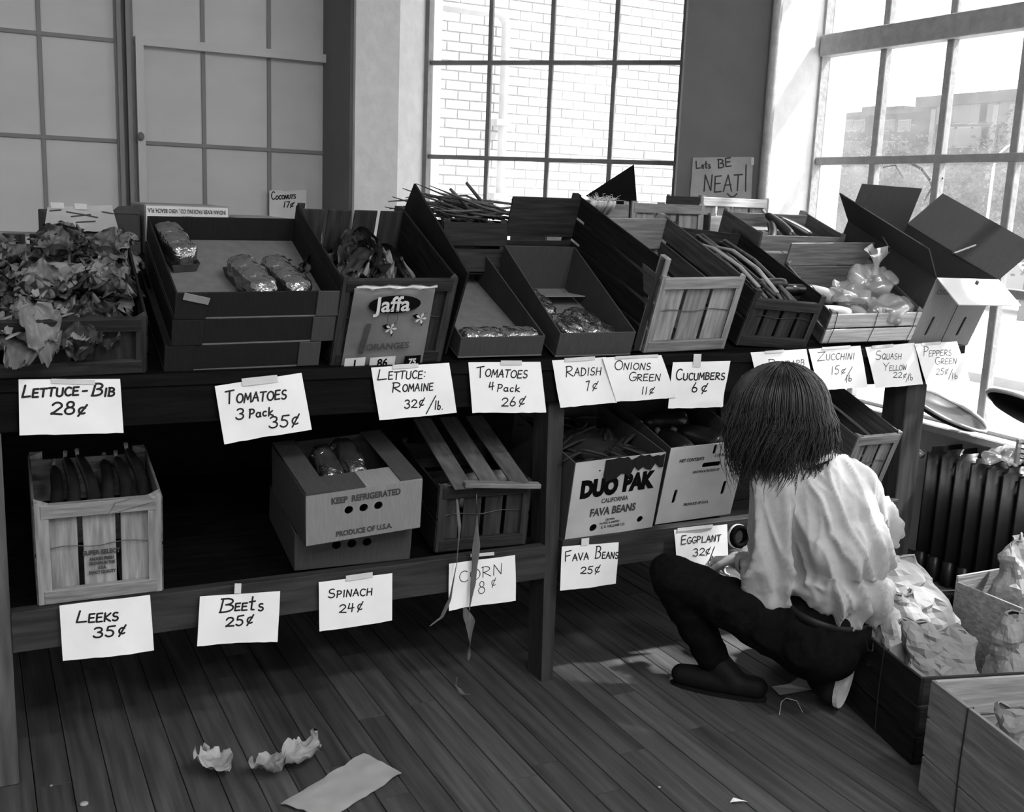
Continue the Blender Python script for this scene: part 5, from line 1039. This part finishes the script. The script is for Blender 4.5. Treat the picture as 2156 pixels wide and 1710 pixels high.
def hand(mb, wr, d, up, side, curl):
    """d: from wrist to knuckles, up: back of the hand, side: towards the thumb"""
    d = Vector(d).normalized(); up = (Vector(up)-d*Vector(up).dot(d)).normalized(); s_ = d.cross(up)*side
    kn = wr+d*.085; capsule(mb, wr, .024, wr+d*.03, .026)
    for k in range(4): capsule(mb, wr+d*.02+s_*(.018-.012*k), .014, kn+s_*(.027-.018*k), .0115, 10, 3)
    for k, L_ in enumerate((.040,.045,.041,.032)):
        p0 = kn+s_*(.027-.018*k); a_ = 0; rad_ = .0092-.0006*k
        for j, f_ in enumerate((1,.62,.5)):
            a_ += curl*(1+.12*k); p1 = p0+(d*cos(a_)-up*sin(a_))*L_*f_; capsule(mb, p0, rad_*(1-.1*j), p1, rad_*(.92-.1*j), 8, 3); p0 = p1
    p0 = wr+d*.025+s_*.022; p1 = p0+(d*.6+s_*.65-up*.35).normalized()*.042; p2 = p1+(d*.9+s_*.05-up*.5).normalized()*.032; p3 = p2+(d*.8-s_*.25-up*.5).normalized()*.024
    capsule(mb, p0, .014, p1, .0115, 8, 3); capsule(mb, p1, .011, p2, .01, 8, 3); capsule(mb, p2, .01, p3, .0085, 8, 3); return p2
hL = hand(mb, wL, (-.02,.09,-.025), (.1,.35,.9), -1, .72); hand(mb, wR, (.0,.1,.01), (.6,0,.8), -1, .6)
fuse(mb, 'body', 'skin', pn, .0042, 2)
for s_ in (-1,1): o = MB().ball((0,0,0), .0115, (1,1,1), 2).build('eye', M['print_white'], pn, True); o.matrix_local = hm@Matrix.Translation((s_*.03,.082,.0))
def folds(p, n_):
    q = Vector((p.x*15+p.z*4, p.y*9, p.z*1.9)); r1 = (1-abs(noise.noise(q))*2.4); r2 = (1-abs(noise.noise(q*2.1+Vector((5,1,7))))*2.4)
    low = min(1, max(.35, (.72-p.z)/.25)); return (.044*(max(0, r1)**2-.3)+.014*(max(0, r2)**2-.3))*low
mb = MB(); ell(mb, chs+Vector((.02,-.005,.02)), (.135,.105,.175), (-14,-8,0)); ell(mb, (wst+chs)/2+Vector((.03,-.01,.0)), (.142,.12,.16), (-5,-5,0)); ell(mb, wst+Vector((.015,-.012,-.025)), (.15,.125,.085), (0,8,0))
ell(mb, nkb-Vector((0,0,.065)), (.135,.085,.075), (-25,-8,-8)); capsule(mb, nkb-Vector((0,0,.04)), .062, sL, .060); capsule(mb, nkb-Vector((0,0,.04)), .062, sR, .062)
capsule(mb, sL, .060, eL+Vector((0,-.0,.0)), .058); capsule(mb, eL, .058, wL-Vector((0,.05,0)), .042)
capsule(mb, sR, .060, eR, .058); ell(mb, eR+Vector((.01,.03,-.01)), (.062,.07,.052)); capsule(mb, eR+Vector((0,.02,.01)), .055, eR.lerp(wR,.55), .050)
fuse(mb, 'shirt', 'shirt', pn, .0065, 5, folds)
mb = MB(); mb.lathe([(.063,-.012),(.070,.0),(.066,.016),(.058,.014),(.060,0),(.063,-.012)], 24, Matrix.Translation(nkb+Vector((.005,-.012,-.005)))@Euler((radians(-28),radians(-14),0)).to_matrix().to_4x4()); mb.build('collar', M['shirt'], pn, True)
mb = MB(); mb.lathe([(.040,-.012),(.044,-.012),(.044,.014),(.040,.016),(.040,-.012)], 20, Matrix.Translation(wL-Vector((0,.03,0)))@((wL-eL).to_track_quat('Z','Y').to_matrix().to_4x4())); mb.build('cuff', M['shirt'], pn, True)
kL, aL = Vector((1.765,2.405,.372))-O, Vector((1.92,2.36,.10))-O; kR, aR = Vector((2.30,2.46,.10))-O, Vector((2.20,2.20,.12))-O
mb = MB(); ell(mb, pel+Vector((0,.01,-.005)), (.15,.135,.12), (0,8,0)); ell(mb, pel+Vector((-.02,-.02,-.04)), (.13,.11,.10))
capsule(mb, pel+Vector((-.06,.03,-.03)), .092, kL, .057); capsule(mb, kL, .057, kL.lerp(aL,.45), .054); capsule(mb, kL.lerp(aL,.45), .054, aL, .045)
capsule(mb, pel+Vector((.06,.03,-.03)), .10, kR, .066); capsule(mb, kR, .062, aR, .05)
fuse(mb, 'jeans', 'jeans', pn, .009, 3, lambda p, n_: .006*(1-abs(noise.noise(p*16))*2.5))
mb = MB(); mb.lathe([(.124,-.012),(.128,-.012),(.129,.012),(.124,.012),(.124,-.012)], 40, Matrix.Translation(pel+Vector((.005,-.012,.055)))@Euler((radians(10),radians(8),0)).to_matrix().to_4x4()@Matrix.Diagonal((1,.83,1,1))); mb.build('belt', M['belt'], pn, True)
mb = MB()
pass
mb.tube([(.03,-.198,.27),(.045,-.195,.235),(.08,-.18,.22),(.1,-.16,.25)], .002, 5); o = mb.build('pocket_stitching', M['belt'], pn)
def shoe(an, heel, toe, up, sole_n):
    mb = MB(); h, t_ = Vector(heel)-O, Vector(toe)-O; capsule(mb, h, .034, h.lerp(t_,.6), .038); capsule(mb, h.lerp(t_,.5), .040, t_, .032); capsule(mb, an, .042, h.lerp(t_,.25), .038)
    fuse(mb, 'shoe', 'shoe', pn, .007, 2); s_ = Vector(sole_n).normalized(); d = (t_-h).normalized(); y = s_.cross(d); m_ = basis((h+t_)/2+s_*.034, d, y, s_); L_ = (t_-h).length+.065
    pts = []; 
    for k in range(24): a_ = 2*pi*k/24; pts.append((cos(a_)*L_/2, sin(a_)*(.031+.006*cos(a_))))
    MB().prism(pts, -.008, .006, m_).build('sole', M['sole'] if sole_n[1] < -.5 else M['shoe'], pn)
shoe(aL, (2.00,2.255,.042), (1.855,2.425,.036), (0,0,1), (0,0,-1)); shoe(aR, (2.20,2.135,.165), (2.155,2.12,.055), (0,1,0), (.25,-1,.1))
# hair: a closed mass under many strands
hc = hd+Vector((.012,-.012,.012)); mb = MB(); mb.ball((0,0,0), 1, (1,1,1), 4, hm@Matrix.Translation((0,-.012,.018))@Matrix.Diagonal((.094,.104,.112,1)))
ell(mb, hc+Vector((.045,-.04,-.06)), (.09,.062,.105), (-10,-25,0)); ell(mb, hc+Vector((-.045,-.01,-.07)), (.062,.075,.11), (0,5,0)); ell(mb, hc+Vector((.0,-.03,-.04)), (.115,.08,.09))
hr = fuse(mb, 'hair', 'hair', pn, .008, 2, lambda p, n_: .006*(1-abs(noise.noise(Vector((p.x*45,p.y*30,p.z*7))))*2.5))
rr = random.Random(4); mb = MB(); crown = hd+Vector((.012,-.005,.122)); cnt = 0
for k in range(1700):
    az = rr.uniform(-pi, pi)                                # 0: +X, -pi/2: towards the camera
    face = max(0, sin(az-.2)); end = .70+rr.gauss(0,.025)+.1*(face > .6)
    if cos(az) < -.5: end += .015
    end += rr.gauss(0,.015)
    pts = []; R0 = rr.uniform(.96, 1.13); rx, ry = .135*R0, .112*R0; wob = rr.uniform(-.02,.02); wv = rr.uniform(-pi,pi); st = rr.uniform(.05,.5); ph = st; zc = hc.z
    az0 = az+rr.uniform(-.25,.25)
    while ph < pi/2:
        pts.append(Vector((hc.x+rx*sin(ph)*cos(az0), hc.y+ry*sin(ph)*sin(az0), zc+.118*R0*cos(ph)))); ph += .26
    base = Vector((hc.x+rx*cos(az0), hc.y+ry*sin(az0), zc)); n = 6; ln = zc-end
    for j in range(1, n+1):
        f_ = j/n; inn = 1-.30*f_*f_; lean = .05*f_ if cos(az0) > -.1 else -.022*f_
        pts.append(Vector((hc.x+rx*cos(az0)*inn+lean+wob*1.6*f_+.017*sin(wv+f_*4.5), hc.y+ry*sin(az0)*inn+.009*cos(wv+f_*5)-.012*f_, zc-ln*f_)))
    N = len(pts); mb.tube(pts, [.0013 if i < N-2 else .0009 for i in range(N-1)]+[.0003], 3)
mb.build('strands', M['hair'], hr, True)
t = thing('tape_roll', 'dark roll of tape with light rim between the eggplant card and the sleeve', 'tape', P(1556,1130,Y=2.47))
MB().lathe([(.022,-.01),(.036,-.01),(.036,.01),(.022,.01),(.022,-.01)], 28, Matrix.Rotation(radians(80),4,'X')).build('tape_winding', M['black'], t, True); MB().lathe([(.0355,-.0105),(.038,-.009),(.038,.0),(.0355,-.001),(.0355,-.0105)], 28, Matrix.Rotation(radians(80),4,'X')).build('rim', M['paper'], t, True)
# pen and the paper under the arm
pw0 = hL+O; t = thing('pen', 'dark marker pen held at the eggplant card', 'pen', pw0); tip = P(1500,1172,Y=2.566)
MB().cyl(tip-pw0, (pw0-tip)*.25, .0028, .0045, 8).build('pen_body', M['ink'], t, True)
c = [P(1850,1045,Y=2.40),P(1872,1045,Y=2.42),P(1898,1113,Y=2.34),P(1868,1118,Y=2.30)]; o0 = c[0]
t = thing('paper_sheet', 'white paper sheet held under the right forearm', 'paper', o0); d = Vector((-.05,.0,0))
v = [c[0]+d-o0, c[1]-o0, c[2]-o0, c[3]+d-o0]; MB().add(v+[q_+Vector((0,.0005,.0005)) for q_ in v], [(0,1,2,3),(4,7,6,5)]).build('sheet', M['paper'], t)
# painted arcs left on the window glass
for i, arc in enumerate(([(1915,342),(1940,356),(1958,380),(1968,408),(1985,440)],[(1985,375),(1962,395),(1945,425)],[(1860,352),(1885,348),(1902,375)])):
    t = thing('glass_paint_arc', ['long white painted arc on the right window glass','short white painted stroke crossing the arc on the glass','faint white painted stroke left of the arc on the glass'][i], 'painted mark', (RX-.01,3.3,1.5)); o0 = Vector((RX-.01,3.3,1.5))
    mb = MB(); ribbon(mb, [P(x_,y_,X=RX-.01)-o0 for x_,y_ in arc], .012-.003*i, Vector((-1,0,0))); mb.build('paint_stroke', M['paper'], t)
